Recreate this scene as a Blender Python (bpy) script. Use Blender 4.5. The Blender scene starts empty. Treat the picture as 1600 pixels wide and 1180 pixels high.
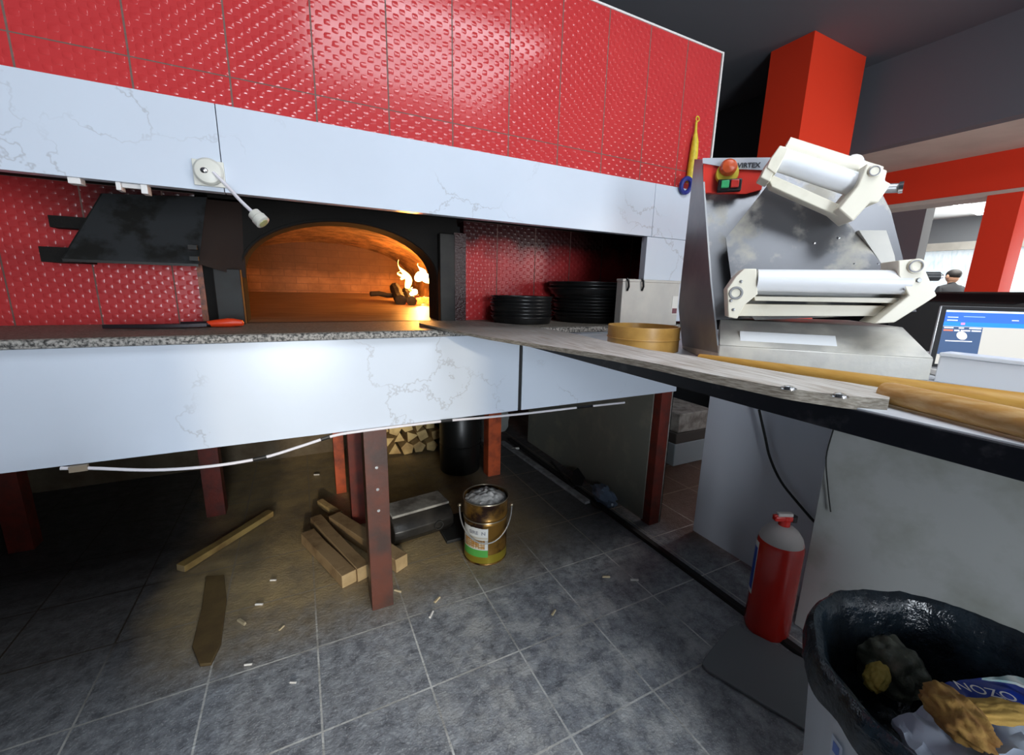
import bpy, bmesh, math, random
import numpy as np
from mathutils import Vector, Matrix, noise
random.seed(7)
SC = bpy.context.scene
COL = SC.collection
V = Vector
PI = math.pi

# ------------------------------------------------------------------ camera
F = 650.44
CC = V((0.03105, -0.79151, 1.29938))
_y, _p, _r = 0.47098, 0.21038, 0.02416
_fw = V((math.sin(_y)*math.cos(_p), math.cos(_y)*math.cos(_p), -math.sin(_p)))
_rt0 = V((math.cos(_y), -math.sin(_y), 0)); _up0 = _rt0.cross(_fw)
RT = _rt0*math.cos(_r) + _up0*math.sin(_r)
UP = -_rt0*math.sin(_r) + _up0*math.cos(_r)
FW = _fw
H = V((math.sin(_y), math.cos(_y), 0)); R0 = V((math.cos(_y), -math.sin(_y), 0))
def ray(x, y): return FW + RT*((x-800)/F) - UP*((y-590)/F)
def pln(x, y, n, d):                       # where the line of sight meets the plane n.P = d
    r = ray(x, y); n = V(n); return CC + r*((d - n.dot(CC))/n.dot(r))
def PX(x, y, X): return pln(x, y, (1, 0, 0), X)
def PY(x, y, Y): return pln(x, y, (0, 1, 0), Y)
def PZ(x, y, Z): return pln(x, y, (0, 0, 1), Z)
def PW(x, y, w): return pln(x, y, H, H.dot(CC)+w)

cam = bpy.data.cameras.new('camera'); co = bpy.data.objects.new('camera', cam); COL.objects.link(co)
cam.sensor_width = 36; cam.sensor_fit = 'HORIZONTAL'; cam.lens = F*36/1600; cam.clip_start = .02; cam.clip_end = 200
co.matrix_world = Matrix(((RT.x, UP.x, -FW.x, CC.x), (RT.y, UP.y, -FW.y, CC.y), (RT.z, UP.z, -FW.z, CC.z), (0, 0, 0, 1)))
SC.camera = co

# ------------------------------------------------------------------ materials
def newmat(name):
    m = bpy.data.materials.new(name); m.use_nodes = True
    nt = m.node_tree; b = nt.nodes['Principled BSDF']; return m, nt, b
class N:                                    # tiny node helper
    def __init__(s, nt): s.nt = nt
    def __call__(s, t, **kw):
        n = s.nt.nodes.new(t)
        for k, v in kw.items():
            if k.startswith('i_'):
                key = k[2:]; key = int(key) if key.isdigit() else key.replace('_', ' ')
                if isinstance(v, bpy.types.NodeSocket): s.nt.links.new(v, n.inputs[key])
                else: n.inputs[key].default_value = v
            else: setattr(n, k, v)
        return n
    def math(s, op, a, b=0.0, c=0.0, clamp=False):
        n = s('ShaderNodeMath', operation=op, use_clamp=clamp)
        for i, v in enumerate((a, b, c)):
            if isinstance(v, bpy.types.NodeSocket): s.nt.links.new(v, n.inputs[i])
            else: n.inputs[i].default_value = v
        return n.outputs[0]
    def mix(s, f, a, b):
        n = s('ShaderNodeMix', data_type='RGBA')
        for i, v in ((0, f), (6, a), (7, b)):
            if isinstance(v, bpy.types.NodeSocket): s.nt.links.new(v, n.inputs[i])
            else: n.inputs[i].default_value = v if i == 0 else (*v[:3], 1)
        return n.outputs[2]
    def ramp(s, f, stops):
        n = s('ShaderNodeValToRGB'); s.nt.links.new(f, n.inputs[0]); e = n.color_ramp.elements
        while len(e) < len(stops): e.new(.5)
        for k, (p, c) in zip(e, stops):
            k.position = p; k.color = (*c, 1) if len(c) == 3 else c
        return n.outputs[0]
    def pos(s): return s('ShaderNodeNewGeometry').outputs['Position']
    def xyz(s):
        n = s('ShaderNodeSeparateXYZ', i_0=s.pos()); return n.outputs[0], n.outputs[1], n.outputs[2]
    def scl(s, v, k):
        return s('ShaderNodeVectorMath', operation='MULTIPLY', i_0=v, i_1=k).outputs[0]
    def noise(s, scale, detail=4, rough=.55, vec=None, dist=0):
        n = s('ShaderNodeTexNoise', i_Scale=scale, i_Detail=detail, i_Roughness=rough, i_Distortion=dist)
        s.nt.links.new(vec if vec is not None else s.pos(), n.inputs['Vector']); return n.outputs[0]
    def link(s, a, b): s.nt.links.new(a, b)
def mat(name, col, rough=.5, metal=0, col2=None, nscale=20, lo=.4, hi=.65, bump=0, bscale=60, stretch=None, coat=0, rough2=None, spec=None):
    m, nt, b = newmat(name); n = N(nt)
    b.inputs['Base Color'].default_value = (*col, 1); b.inputs['Roughness'].default_value = rough; b.inputs['Metallic'].default_value = metal
    if spec is not None: b.inputs['Specular IOR Level'].default_value = spec
    if coat: b.inputs['Coat Weight'].default_value = coat; b.inputs['Coat Roughness'].default_value = .08
    vec = n.pos()
    if stretch: vec = n.scl(vec, stretch)
    if col2:
        f = n.noise(nscale, 5, .6, vec); k = n.ramp(f, [(lo, (0, 0, 0)), (hi, (1, 1, 1))])
        n.link(n.mix(k, col, col2), b.inputs['Base Color'])
        if rough2 is not None:
            n.link(n.math('MULTIPLY_ADD', k, rough2-rough, rough), b.inputs['Roughness'])
    if bump:
        bn = n('ShaderNodeBump', i_Strength=.6, i_Distance=bump, i_Height=n.noise(bscale, 4, .6, vec)); n.link(bn.outputs[0], b.inputs['Normal'])
    return m
def emis(name, col, s):
    m, nt, b = newmat(name); b.inputs['Base Color'].default_value = (*col, 1)
    b.inputs['Emission Color'].default_value = (*col, 1); b.inputs['Emission Strength'].default_value = s; return m

TW = .2117
def red_tile(name, x0, seam_z, rough=.15):
    m, nt, b = newmat(name); n = N(nt); x, y, z = n.xyz()
    # grout
    fx = n.math('FRACT', n.math('DIVIDE', n.math('SUBTRACT', x, x0), TW))
    ex = n.math('MULTIPLY', n.math('ABSOLUTE', n.math('SUBTRACT', fx, .5)), TW)      # .106 at seam
    gx = n.math('GREATER_THAN', ex, TW/2-.0022)
    fz = n.math('FRACT', n.math('DIVIDE', n.math('SUBTRACT', z, seam_z), .53))
    ez = n.math('MULTIPLY', n.math('ABSOLUTE', n.math('SUBTRACT', fz, .5)), .53)
    gz = n.math('GREATER_THAN', ez, .265-.0016)
    g = n.math('MAXIMUM', gx, gz)
    dn = n.noise(9, 2, .5); dd = n.math('MULTIPLY', n.math('SUBTRACT', dn, .5), 4.0)
    a = n.math('COSINE', n.math('ADD', n.math('MULTIPLY', x, 2*PI/.040), dd))
    c = n.math('COSINE', n.math('ADD', n.math('MULTIPLY', z, 2*PI/.034), n.math('MULTIPLY', dd, .8)))
    w = n.math('MULTIPLY', a, c)
    w = n.math('POWER', n.math('MAXIMUM', n.math('SUBTRACT', w, .12), 0.0), .7)
    hgt = n.math('SUBTRACT', n.math('MULTIPLY', w, 1.0), n.math('MULTIPLY', g, .8))
    bn = n('ShaderNodeBump', i_Strength=1.0, i_Distance=.0012, i_Height=hgt); n.link(bn.outputs[0], b.inputs['Normal'])
    col = n.mix(n.noise(6, 3), (.47, .032, .036), (.53, .042, .042))
    if name.startswith('red embossed recess'):      # soot from the mouth on the tiles nearest to it
        so = n.math('MULTIPLY', n.math('SUBTRACT', n.math('ADD', z, n.math('MULTIPLY', n.noise(7, 5, .6), .16)), 1.50), 9, clamp=True)
        sx = n.math('MULTIPLY', n.math('ADD', x, .74), 4, clamp=True)
        col = n.mix(n.math('MULTIPLY', n.math('MULTIPLY', so, sx), .93), col, (.012, .008, .008))
    n.link(n.mix(g, col, (.15, .085, .07)), b.inputs['Base Color'])
    n.link(n.math('MULTIPLY_ADD', g, .5, rough), b.inputs['Roughness'])
    return m
M_TILE = red_tile('red embossed tile', -.0925, 1.845)
M_TILE2 = red_tile('red embossed recess tile', -.575, 1.60, .26)

def marble(name, base=(.60, .66, .75)):
    m, nt, b = newmat(name); n = N(nt)
    p = n.pos(); wv = n('ShaderNodeTexNoise', i_Scale=2.2, i_Detail=6.0, i_Roughness=.65, i_Vector=p)
    v2 = n('ShaderNodeVectorMath', operation='MULTIPLY_ADD', i_0=wv.outputs[1], i_1=(.55, .55, .55), i_2=p)
    vo = n('ShaderNodeTexVoronoi', feature='DISTANCE_TO_EDGE', i_Scale=2.3, i_Vector=v2.outputs[0])
    line = n.ramp(vo.outputs[0], [(0, (1, 1, 1)), (.012, (0, 0, 0))])
    gate = n.ramp(n.noise(3.1, 3), [(.47, (0, 0, 0)), (.58, (1, 1, 1))])
    k = n.math('MULTIPLY', n.math('MULTIPLY', line, gate), .38)
    cl = n.ramp(n.noise(2.0, 5, .6), [(.35, (0, 0, 0)), (.75, (1, 1, 1))])
    c = n.mix(n.math('MULTIPLY', cl, .35), base, (.52, .56, .62))
    n.link(n.mix(k, c, (.24, .22, .21)), b.inputs['Base Color']); b.inputs['Roughness'].default_value = .2; b.inputs['Specular IOR Level'].default_value = .3
    return m
M_MARBLE = marble('white veined marble')

def floor_mat():
    m, nt, b = newmat('slate floor tile'); n = N(nt); x, y, z = n.xyz()
    def seam(s, T):
        f = n.math('FRACT', n.math('ADD', n.math('DIVIDE', s, T), 100.5))
        return n.math('ABSOLUTE', n.math('MULTIPLY', n.math('SUBTRACT', f, .5), T))
    d = n.math('MINIMUM', seam(x, .33), seam(y, .33))
    wob = n.math('MULTIPLY', n.noise(60, 2), .0012)
    g = n.math('LESS_THAN', d, n.math('ADD', .0024, wob))
    base = n.mix(n.ramp(n.noise(24, 6, .7), [(.35, (0, 0, 0)), (.7, (1, 1, 1))]), (.13, .137, .152), (.40, .42, .445))
    # flour trodden into the tiles
    fl = n.math('MULTIPLY', n.ramp(n.noise(6.5, 9, .74), [(.47, (0, 0, 0)), (.60, (1, 1, 1))]), .8)
    dx = n.math('SUBTRACT', x, .85); dy = n.math('SUBTRACT', y, .22)
    rr = n.math('SQRT', n.math('ADD', n.math('MULTIPLY', dx, dx), n.math('MULTIPLY', dy, n.math('MULTIPLY', dy, .6))))
    zone = n.ramp(rr, [(.15, (1, 1, 1)), (.85, (.12, .12, .12))])
    base = n.mix(n.math('MULTIPLY', fl, zone), base, (.60, .60, .58))
    base = n.mix(n.math('MULTIPLY', n.ramp(n.noise(170, 2, .5), [(.60, (0, 0, 0)), (.68, (1, 1, 1))]), .5), base, (.62, .63, .62))
    # sawdust and dirt by the firewood, also painting the sunlit stripe and left shade
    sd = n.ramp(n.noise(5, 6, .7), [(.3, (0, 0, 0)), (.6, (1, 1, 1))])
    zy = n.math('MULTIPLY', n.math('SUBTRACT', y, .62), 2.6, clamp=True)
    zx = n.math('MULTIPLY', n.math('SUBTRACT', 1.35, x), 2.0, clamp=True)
    zl = n.math('MULTIPLY', n.math('ADD', x, n.math('ADD', .48, n.math('MULTIPLY', n.noise(3, 4), .3))), 5.0, clamp=True)  # painted shade edge: holds the floor dark on the left
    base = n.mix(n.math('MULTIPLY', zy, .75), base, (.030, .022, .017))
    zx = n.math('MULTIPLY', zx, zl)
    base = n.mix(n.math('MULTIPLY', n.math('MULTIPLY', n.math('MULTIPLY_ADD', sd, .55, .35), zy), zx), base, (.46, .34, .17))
    zr = n.math('MULTIPLY', n.math('SUBTRACT', x, 1.70), 6.0, clamp=True)
    zq = n.math('MULTIPLY', n.math('SUBTRACT', y, .25), 3.0, clamp=True)
    base = n.mix(n.math('MULTIPLY', n.math('MULTIPLY', zr, zq), .75), base, (.13, .062, .03))
    gcol = n.mix(n.ramp(n.noise(7, 3), [(.4, (0, 0, 0)), (.6, (1, 1, 1))]), (.68, .68, .65), (.40, .39, .36))
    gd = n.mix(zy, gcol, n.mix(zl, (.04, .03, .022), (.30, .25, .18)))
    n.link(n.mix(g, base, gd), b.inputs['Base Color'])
    n.link(n.math('MULTIPLY_ADD', n.noise(14, 4), .35, .22), b.inputs['Roughness'])
    hh = n.math('ADD', n.math('SUBTRACT', n.noise(85, 5, .65), n.math('MULTIPLY', g, .5)), n.math('MULTIPLY', n.noise(14, 4), .8))
    bn = n('ShaderNodeBump', i_Strength=.75, i_Distance=.006, i_Height=hh); n.link(bn.outputs[0], b.inputs['Normal'])
    return m
def brick_mat():
    m, nt, b = newmat('fire brick'); n = N(nt); x, y, z = n.xyz()
    cv = n('ShaderNodeCombineXYZ', i_0=n.math('ADD', x, y), i_1=z, i_2=0.0)
    br = n('ShaderNodeTexBrick', i_Vector=cv.outputs[0], i_Scale=1.0, i_Color1=(.42, .22, .11, 1), i_Color2=(.34, .18, .09, 1), i_Mortar=(.16, .10, .07, 1))
    br.inputs['Mortar'].default_value = (.22, .12, .07, 1); br.inputs['Brick Width'].default_value = .15; br.inputs['Row Height'].default_value = .05; br.inputs['Mortar Size'].default_value = .003
    n.link(n.mix(n.ramp(n.noise(7, 6, .65), [(.36, (.15, .15, .15)), (.66, (.85, .85, .85))]), br.outputs[0], (.17, .09, .045)), b.inputs['Base Color'])
    b.inputs['Roughness'].default_value = .8
    src = b.inputs['Base Color'].links[0].from_socket
    sz = n.math('MULTIPLY', n.math('SUBTRACT', n.math('ADD', z, n.math('MULTIPLY', n.noise(5, 5, .6), .16)), 1.41), 12, clamp=True)
    n.link(n.mix(n.math('MULTIPLY', sz, .75), src, (.06, .03, .015)), b.inputs['Base Color'])
    bn = n('ShaderNodeBump', i_Strength=.7, i_Distance=.008, i_Height=n.noise(22, 5, .6)); n.link(bn.outputs[0], b.inputs['Normal'])
    return m
def vault_mat():
    m, nt, b = newmat('sooty vault brick'); n = N(nt)
    n.link(n.mix(n.ramp(n.noise(9, 6, .7), [(.42, (0, 0, 0)), (.66, (1, 1, 1))]), (.10, .05, .025), (.34, .19, .09)), b.inputs['Base Color'])
    b.inputs['Roughness'].default_value = .85
    bn = n('ShaderNodeBump', i_Strength=.8, i_Distance=.012, i_Height=n.noise(26, 5, .65)); n.link(bn.outputs[0], b.inputs['Normal']); return m
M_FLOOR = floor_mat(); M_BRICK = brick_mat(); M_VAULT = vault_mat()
M_CEIL = mat('charcoal painted ceiling', (.13, .14, .16), .75)
M_DWALL = mat('charcoal painted wall', (.04, .045, .052), .8)
M_RED = mat('bright red paint', (.86, .045, .012), .5)
M_CREAM = mat('cream plaster', (.62, .58, .50), .8, col2=(.55, .51, .44), nscale=3)
M_GREY = mat('grey painted wall', (.22, .225, .23), .7)
M_WHITEW = mat('white painted wall', (.72, .72, .70), .7)
M_TRIM = mat('white trim', (.72, .70, .68), .4)
M_GRAN = mat('speckled granite', (.24, .21, .17), .5, spec=.3, col2=(.085, .075, .065), nscale=140, lo=.35, hi=.62, bump=.001, bscale=90)
M_GEDGE = mat('rough granite edge', (.34, .32, .29), .45, col2=(.03, .028, .026), nscale=110, lo=.42, hi=.6, bump=.006, bscale=120)
M_SOOT = mat('soot blackened plaster', (.012, .011, .010), .85, bump=.004, bscale=40, spec=.2)
M_SOOTM = mat('soot blackened sheet metal', (.020, .020, .020), .42, .3, col2=(.035, .033, .03), nscale=8, spec=.3)
M_JAMB = mat('dark steel plate', (.026, .027, .026), .55, .0, spec=.25, col2=(.022, .02, .018), nscale=14)
M_STRIPE = mat('dirty grout strip', (.17, .13, .10), .7, col2=(.05, .035, .03), nscale=40)
M_HINT = mat('hood metal', (.060, .064, .068), .38, .35, col2=(.03, .03, .028), nscale=9, lo=.5, hi=.62)
M_BARB = mat('black steel profile', (.005, .006, .009), .4, 0, spec=.22, col2=(.03, .03, .035), nscale=16, lo=.58, hi=.72)
M_TOP = mat('flour dusted worktop', (.66, .69, .73), .35, col2=(.5, .52, .55), nscale=9)
M_RUST = mat('dark red primer', (.17, .022, .012), .5, col2=(.09, .02, .014), nscale=14, bump=.0015)
M_RUST2 = mat('orange red primer', (.50, .085, .022), .5, col2=(.2, .035, .012), nscale=12)
M_DSHEET = mat('dirty dark sheet', (.24, .245, .21), .42, .1, col2=(.38, .35, .27), nscale=6, lo=.5, hi=.8, bump=.002, bscale=14)
M_WPANEL = mat('white laminate', (.72, .75, .82), .25)
M_GPANEL = mat('scuffed grey laminate', (.40, .41, .40), .38, col2=(.27, .28, .24), nscale=4, lo=.45, hi=.7)
M_STEEL = mat('brushed steel with flour', (.155, .158, .17), .34, .55, col2=(.46, .44, .39), nscale=9, lo=.50, hi=.64, rough2=.75)
M_STEEL2 = mat('floury steel base', (.50, .49, .46), .4, .4, col2=(.66, .64, .58), nscale=11, lo=.42, hi=.62, rough2=.75, bump=.001, bscale=60)
M_STEELD = mat('dull grey steel', (.24, .25, .265), .38, .55, col2=(.33, .33, .33), nscale=6)
M_IVORY = mat('ivory enamel', (.76, .72, .60), .38, col2=(.66, .62, .50), nscale=12, lo=.55, hi=.75)
M_ROLL = mat('white plastic roller', (.80, .82, .85), .22)
M_CHROME = mat('chrome', (.7, .7, .7), .12, 1)
M_LABR = mat('red label', (.72, .045, .03), .3)
M_LABS = mat('silver label', (.62, .66, .72), .28, .3)
M_DGREY = mat('dark grey print', (.03, .035, .045), .5)
M_BLACK = mat('black plastic', (.008, .008, .009), .4)
M_GREENB = mat('green push button', (.05, .42, .16), .35)
M_REDB = mat('red push button', (.62, .04, .03), .35)
M_ORB = mat('orange red knob', (.62, .10, .03), .25)
M_YEL = mat('yellow plastic', (.72, .56, .04), .5, col2=(.55, .42, .02), nscale=60, bump=.002)
M_BLUE = mat('blue plastic', (.02, .03, .22), .4)
M_WOODP = mat('pale floury board', (.56, .54, .50), .6, col2=(.30, .25, .20), nscale=9, lo=.5, hi=.75, stretch=(14, 1.2, 14), bump=.0015, bscale=14)
def peel_mat():
    m, nt, b = newmat('board charred towards the tip'); n = N(nt); x, y, z = n.xyz()
    gr = n.noise(9, 5, .6, n.scl(n.pos(), (14, 1.2, 14)))
    pale = n.mix(n.ramp(gr, [(.42, (0, 0, 0)), (.7, (1, 1, 1))]), (.60, .58, .54), (.30, .25, .19))
    dark = n.mix(n.ramp(gr, [(.4, (0, 0, 0)), (.7, (1, 1, 1))]), (.075, .066, .058), (.17, .155, .135))
    k = n.math('ADD', n.math('MULTIPLY', y, 1.35), n.math('MULTIPLY', n.math('SUBTRACT', n.noise(6, 4), .5), .7), clamp=True)
    n.link(n.mix(k, pale, dark), b.inputs['Base Color']); b.inputs['Roughness'].default_value = .6
    bn = n('ShaderNodeBump', i_Strength=.5, i_Distance=.0015, i_Height=gr); n.link(bn.outputs[0], b.inputs['Normal']); return m
M_PEEL = peel_mat()
M_WOODC = mat('charred grey board', (.075, .066, .058), .55, col2=(.15, .135, .12), nscale=7, stretch=(14, 1.2, 14), bump=.0015, bscale=14)
M_POLE = mat('golden wooden pole', (.50, .27, .075), .42, col2=(.62, .40, .17), nscale=7, lo=.42, hi=.62, stretch=(16, 1.6, 16))
M_POLE2 = mat('honey wooden pole', (.56, .32, .07), .42, col2=(.47, .24, .04), nscale=7, stretch=(16, 1.6, 16))
M_BLOCK = mat('rough sawn timber', (.36, .24, .12), .75, col2=(.20, .12, .055), nscale=8, lo=.5, hi=.7, bump=.003)
M_BLOCKE = mat('pale timber end', (.46, .33, .17), .75, col2=(.36, .25, .12), nscale=16)
M_STICK = mat('dry yellow stick', (.46, .31, .10), .7, col2=(.25, .15, .05), nscale=9)
M_LOG = mat('split firewood', (.74, .54, .24), .8, col2=(.36, .22, .09), nscale=7, bump=.004, bscale=20)
M_CHAR = mat('charred log', (.010, .006, .005), .8, bump=.008, bscale=30)
M_PAN = mat('black steel pan', (.016, .016, .017), .32, .5, col2=(.03, .03, .03), nscale=10)
M_SIEVE = mat('bent wood hoop', (.60, .34, .085), .35, col2=(.42, .22, .05), nscale=8)
M_BOXW = mat('white enamelled box', (.55, .53, .48), .35, col2=(.46, .45, .42), nscale=6)
M_TIN = mat('rusty gold tin', (.30, .155, .03), .3, .6, col2=(.035, .014, .008), nscale=9, lo=.42, hi=.58, rough2=.5)
M_TINY = mat('yellow gold tin', (.48, .37, .04), .3, .6)
M_TINW = mat('tin rim', (.42, .36, .26), .3, .8)
M_PAPER = mat('white paper label', (.74, .73, .68), .5)
M_GREENL = mat('green label print', (.10, .42, .07), .5)
M_BROWNP = mat('brown print', (.34, .14, .03), .5)
M_GREYP = mat('grey print', (.28, .28, .30), .5)
M_ASH = mat('wood ash', (.66, .64, .60), .95, col2=(.42, .4, .38), nscale=45, bump=.006, bscale=70)
M_EXT = mat('red extinguisher paint', (.50, .012, .006), .25, coat=.4)
M_EXTD = mat('dusty grey shoulder', (.42, .38, .36), .7, col2=(.5, .08, .05), nscale=20, lo=.62, hi=.75)
M_LBLUE = mat('blue label', (.01, .06, .42), .35)
M_WIRE = mat('white cable', (.72, .69, .72), .4)
M_CORD = mat('black cord', (.008, .009, .008), .45)
M_BINW = mat('white bin plastic', (.58, .62, .66), .42)
M_BAG = mat('black bin bag', (.006, .009, .013), .2, bump=.012, bscale=26, col2=(.012, .02, .028), nscale=12)
M_FOILB = mat('blue wrapper', (.01, .035, .30), .25)
M_WRAP = mat('white wrapper', (.60, .68, .82), .35, bump=.006, bscale=10)
M_BREAD = mat('brown bread', (.42, .24, .06), .85, col2=(.24, .10, .03), nscale=22, bump=.006, bscale=40)
M_YELR = mat('yellow ochre scrap', (.45, .32, .06), .7, bump=.004)
M_GBAG = mat('grey green wrapper', (.10, .11, .08), .3, bump=.01, bscale=30, col2=(.2, .2, .15), nscale=30)
M_PLATE = mat('slate grey board', (.17, .18, .19), .5)
M_PBAG = mat('pale blue plastic', (.16, .22, .32), .3)
M_LEDGE = mat('white solid surface', (.82, .85, .88), .3)
M_SUIT = mat('dark jacket', (.012, .014, .018), .8)
M_SKIN = mat('skin', (.5, .28, .18), .6)
M_HAIR = mat('black hair', (.01, .008, .007), .6)
M_REDH = mat('orange red handle', (.72, .05, .01), .35)
M_PURP = mat('black painted metal', (.02, .014, .018), .4, .4)
M_GLASS = mat('clear glass', (.9, .95, 1), .02)
M_GLASS.node_tree.nodes['Principled BSDF'].inputs['Transmission Weight'].default_value = 1
M_GRAYBAR = mat('galvanised bar', (.40, .41, .43), .5, .3, col2=(.22, .22, .22), nscale=18)

# ------------------------------------------------------------------ geometry helpers
class B:
    def __init__(s): s.bm = bmesh.new()
    def box(s, x0, x1, y0, y1, z0, z1):
        return s.hexa([(x0, y0, z0), (x1, y0, z0), (x1, y1, z0), (x0, y1, z0), (x0, y0, z1), (x1, y0, z1), (x1, y1, z1), (x0, y1, z1)])
    def hexa(s, c):
        v = [s.bm.verts.new(p) for p in c]
        for f in ((0, 3, 2, 1), (4, 5, 6, 7), (0, 1, 5, 4), (1, 2, 6, 5), (2, 3, 7, 6), (3, 0, 4, 7)): s.bm.faces.new([v[i] for i in f])
        return s
    def obox(s, c, u, v, w, a, b, d):     # centre, three axes, half sizes
        c, u, v, w = V(c), V(u).normalized()*a, V(v).normalized()*b, V(w).normalized()*d
        return s.hexa([c-u-v-w, c+u-v-w, c+u+v-w, c-u+v-w, c-u-v+w, c+u-v+w, c+u+v+w, c-u+v+w])
    def bar(s, p, q, w, h, up=(0, 0, 1)):
        p, q = V(p), V(q); d = q-p; u = d.normalized(); up = V(up); sd = u.cross(up).normalized(); n = sd.cross(u)
        return s.obox((p+q)/2, u, sd, n, d.length/2, w/2, h/2)
    def prism(s, poly, ex):
        ex = V(ex); a = [s.bm.verts.new(p) for p in poly]; b = [s.bm.verts.new(V(p)+ex) for p in poly]; k = len(a)
        s.bm.faces.new(a[::-1]); s.bm.faces.new(b)
        for i in range(k): s.bm.faces.new((a[i], a[(i+1) % k], b[(i+1) % k], b[i]))
        return s
    def rings(s, rings, cap=True, loop=True):
        vs = [[s.bm.verts.new(p) for p in r] for r in rings]; k = len(vs[0])
        for a, b in zip(vs, vs[1:]):
            for i in range(k if loop else k-1):
                s.bm.faces.new((a[i], a[(i+1) % k], b[(i+1) % k], b[i]))
        if cap: s.bm.faces.new(vs[0][::-1]); s.bm.faces.new(vs[-1])
        return s
    def tube(s, path, r, seg=10, cap=True):
        path = [V(p) for p in path]; rr = r if isinstance(r, (list, tuple)) else [r]*len(path); out = []; prev = None
        for i, p in enumerate(path):
            t = (path[min(i+1, len(path)-1)]-path[max(i-1, 0)]).normalized()
            if prev is None:
                a = t.orthogonal().normalized()
            else:
                a = (prev - t*prev.dot(t)).normalized()
            prev = a; b = t.cross(a)
            out.append([p+(a*math.cos(2*PI*k/seg)+b*math.sin(2*PI*k/seg))*rr[i] for k in range(seg)])
        return s.rings(out, cap)
    def lathe(s, c, prof, seg=40, ax=(0, 0, 1), cap=True, jit=None):
        c = V(c); ax = V(ax).normalized(); a = ax.orthogonal().normalized(); b = ax.cross(a); out = []
        for r, h in prof:
            out.append([c+ax*h+(a*math.cos(2*PI*k/seg)+b*math.sin(2*PI*k/seg))*max(r, 1e-4) for k in range(seg)])
        return s.rings(out, cap)
    def ball(s, c, r, sc=(1, 1, 1), u=16, v=10, nz=0, nf=8):
        ret = bmesh.ops.create_uvsphere(s.bm, u_segments=u, v_segments=v, radius=1)
        for q in ret['verts']:
            d = q.co.copy(); k = 1+nz*noise.noise(d*nf*.3+V(c)*7)
            q.co = V(c)+V((d.x*sc[0], d.y*sc[1], d.z*sc[2]))*r*k
        return s
    def torus(s, c, R, r, ax=(0, 0, 1), seg=32, s2=8, a0=0, a1=2*PI):
        c = V(c); ax = V(ax).normalized(); a = ax.orthogonal().normalized(); b = ax.cross(a)
        full = abs(a1-a0-2*PI) < 1e-6; nn = seg if full else seg+1; ring = []
        for i in range(nn):
            t = a0+(a1-a0)*i/seg; d = a*math.cos(t)+b*math.sin(t)
            ring.append([c+d*R+(d*math.cos(2*PI*k/s2)+ax*math.sin(2*PI*k/s2))*r for k in range(s2)])
        if full: ring.append(ring[0])
        s.rings(ring, not full)
        if full: bmesh.ops.remove_doubles(s.bm, verts=s.bm.verts, dist=1e-6)
        return s
WM = {}
def obj(name, b, m, parent=None, bevel=0, smooth=True, flip=True, subdiv=0, sharp=38):
    bm = b.bm
    bmesh.ops.recalc_face_normals(bm, faces=bm.faces) if flip else None
    if smooth:
        for f in bm.faces: f.smooth = True
        for e in bm.edges:
            if len(e.link_faces) == 2:
                if e.calc_face_angle(0) > math.radians(sharp): e.smooth = False
    me = bpy.data.meshes.new(name); bm.to_mesh(me); bm.free()
    for k in (m if isinstance(m, (list, tuple)) else [m]): me.materials.append(k)
    o = bpy.data.objects.new(name, me); COL.objects.link(o)
    if parent is not None:
        me.transform(WM[parent.name].inverted()); o.parent = parent; WM[o.name] = WM[parent.name]
    else:
        bb = [v.co for v in me.vertices]
        c = V((sum(v.x for v in bb)/len(bb), sum(v.y for v in bb)/len(bb), min(v.z for v in bb)))
        me.transform(Matrix.Translation(-c)); o.location = c; WM[o.name] = Matrix.Translation(c)
    if bevel:
        md = o.modifiers.new('bevel', 'BEVEL'); md.width = bevel; md.segments = 2; md.limit_method = 'ANGLE'; md.angle_limit = .6
    if subdiv:
        md = o.modifiers.new('sub', 'SUBSURF'); md.levels = md.render_levels = subdiv
    return o
def tag(o, label, cat, group=None, kind=None):
    if label: o['label'] = label
    if cat: o['category'] = cat
    if group: o['group'] = group
    if kind: o['kind'] = kind
    return o
def thing(name, loc, label, cat, group=None, rz=0):
    o = bpy.data.objects.new(name, None); COL.objects.link(o); o.location = loc; o.rotation_euler = (0, 0, rz); o.empty_display_size = .05
    WM[o.name] = Matrix.Translation(V(loc)) @ Matrix.Rotation(rz, 4, 'Z')
    return tag(o, label, cat, group)
def struct(name, b, m, bevel=0, label=None):
    o = obj(name, b, m, None, bevel); o['kind'] = 'structure'
    if label: o['label'] = label
    return o
def lab(o, t): o['label'] = t; return o
def dup(root, mat4, label=None):            # copy of a thing and its parts, moved by a world matrix
    r = root.copy(); COL.objects.link(r); r.matrix_world = mat4
    if label: r['label'] = label
    for ch in [c for c in bpy.data.objects if c.parent == root]:
        c = ch.copy(); COL.objects.link(c); c.parent = r
        for g in [q for q in bpy.data.objects if q.parent == ch]:
            d = g.copy(); COL.objects.link(d); d.parent = c
    return r
def text(name, body, size, m, parent, fn, depth=.0006, bend=None, bold=0):
    """flat lettering: fn maps (u, v) in metres to a world point"""
    cu = bpy.data.curves.new('t', 'FONT'); cu.body = body; cu.size = size; cu.align_x = 'CENTER'; cu.align_y = 'CENTER'; cu.offset = bold
    o = bpy.data.objects.new('t', cu); COL.objects.link(o); dg = bpy.context.evaluated_depsgraph_get(); dg.update()
    me = bpy.data.meshes.new_from_object(o.evaluated_get(dg)); bpy.data.objects.remove(o); bpy.data.curves.remove(cu)
    b = B(); b.bm.from_mesh(me); bpy.data.meshes.remove(me)
    if bend: bmesh.ops.subdivide_edges(b.bm, edges=[e for e in b.bm.edges if e.calc_length() > size*.25], cuts=2)
    for v in b.bm.verts: v.co = fn(v.co.x, v.co.y)
    return obj(name, b, m, parent, smooth=False, flip=False)

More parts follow.
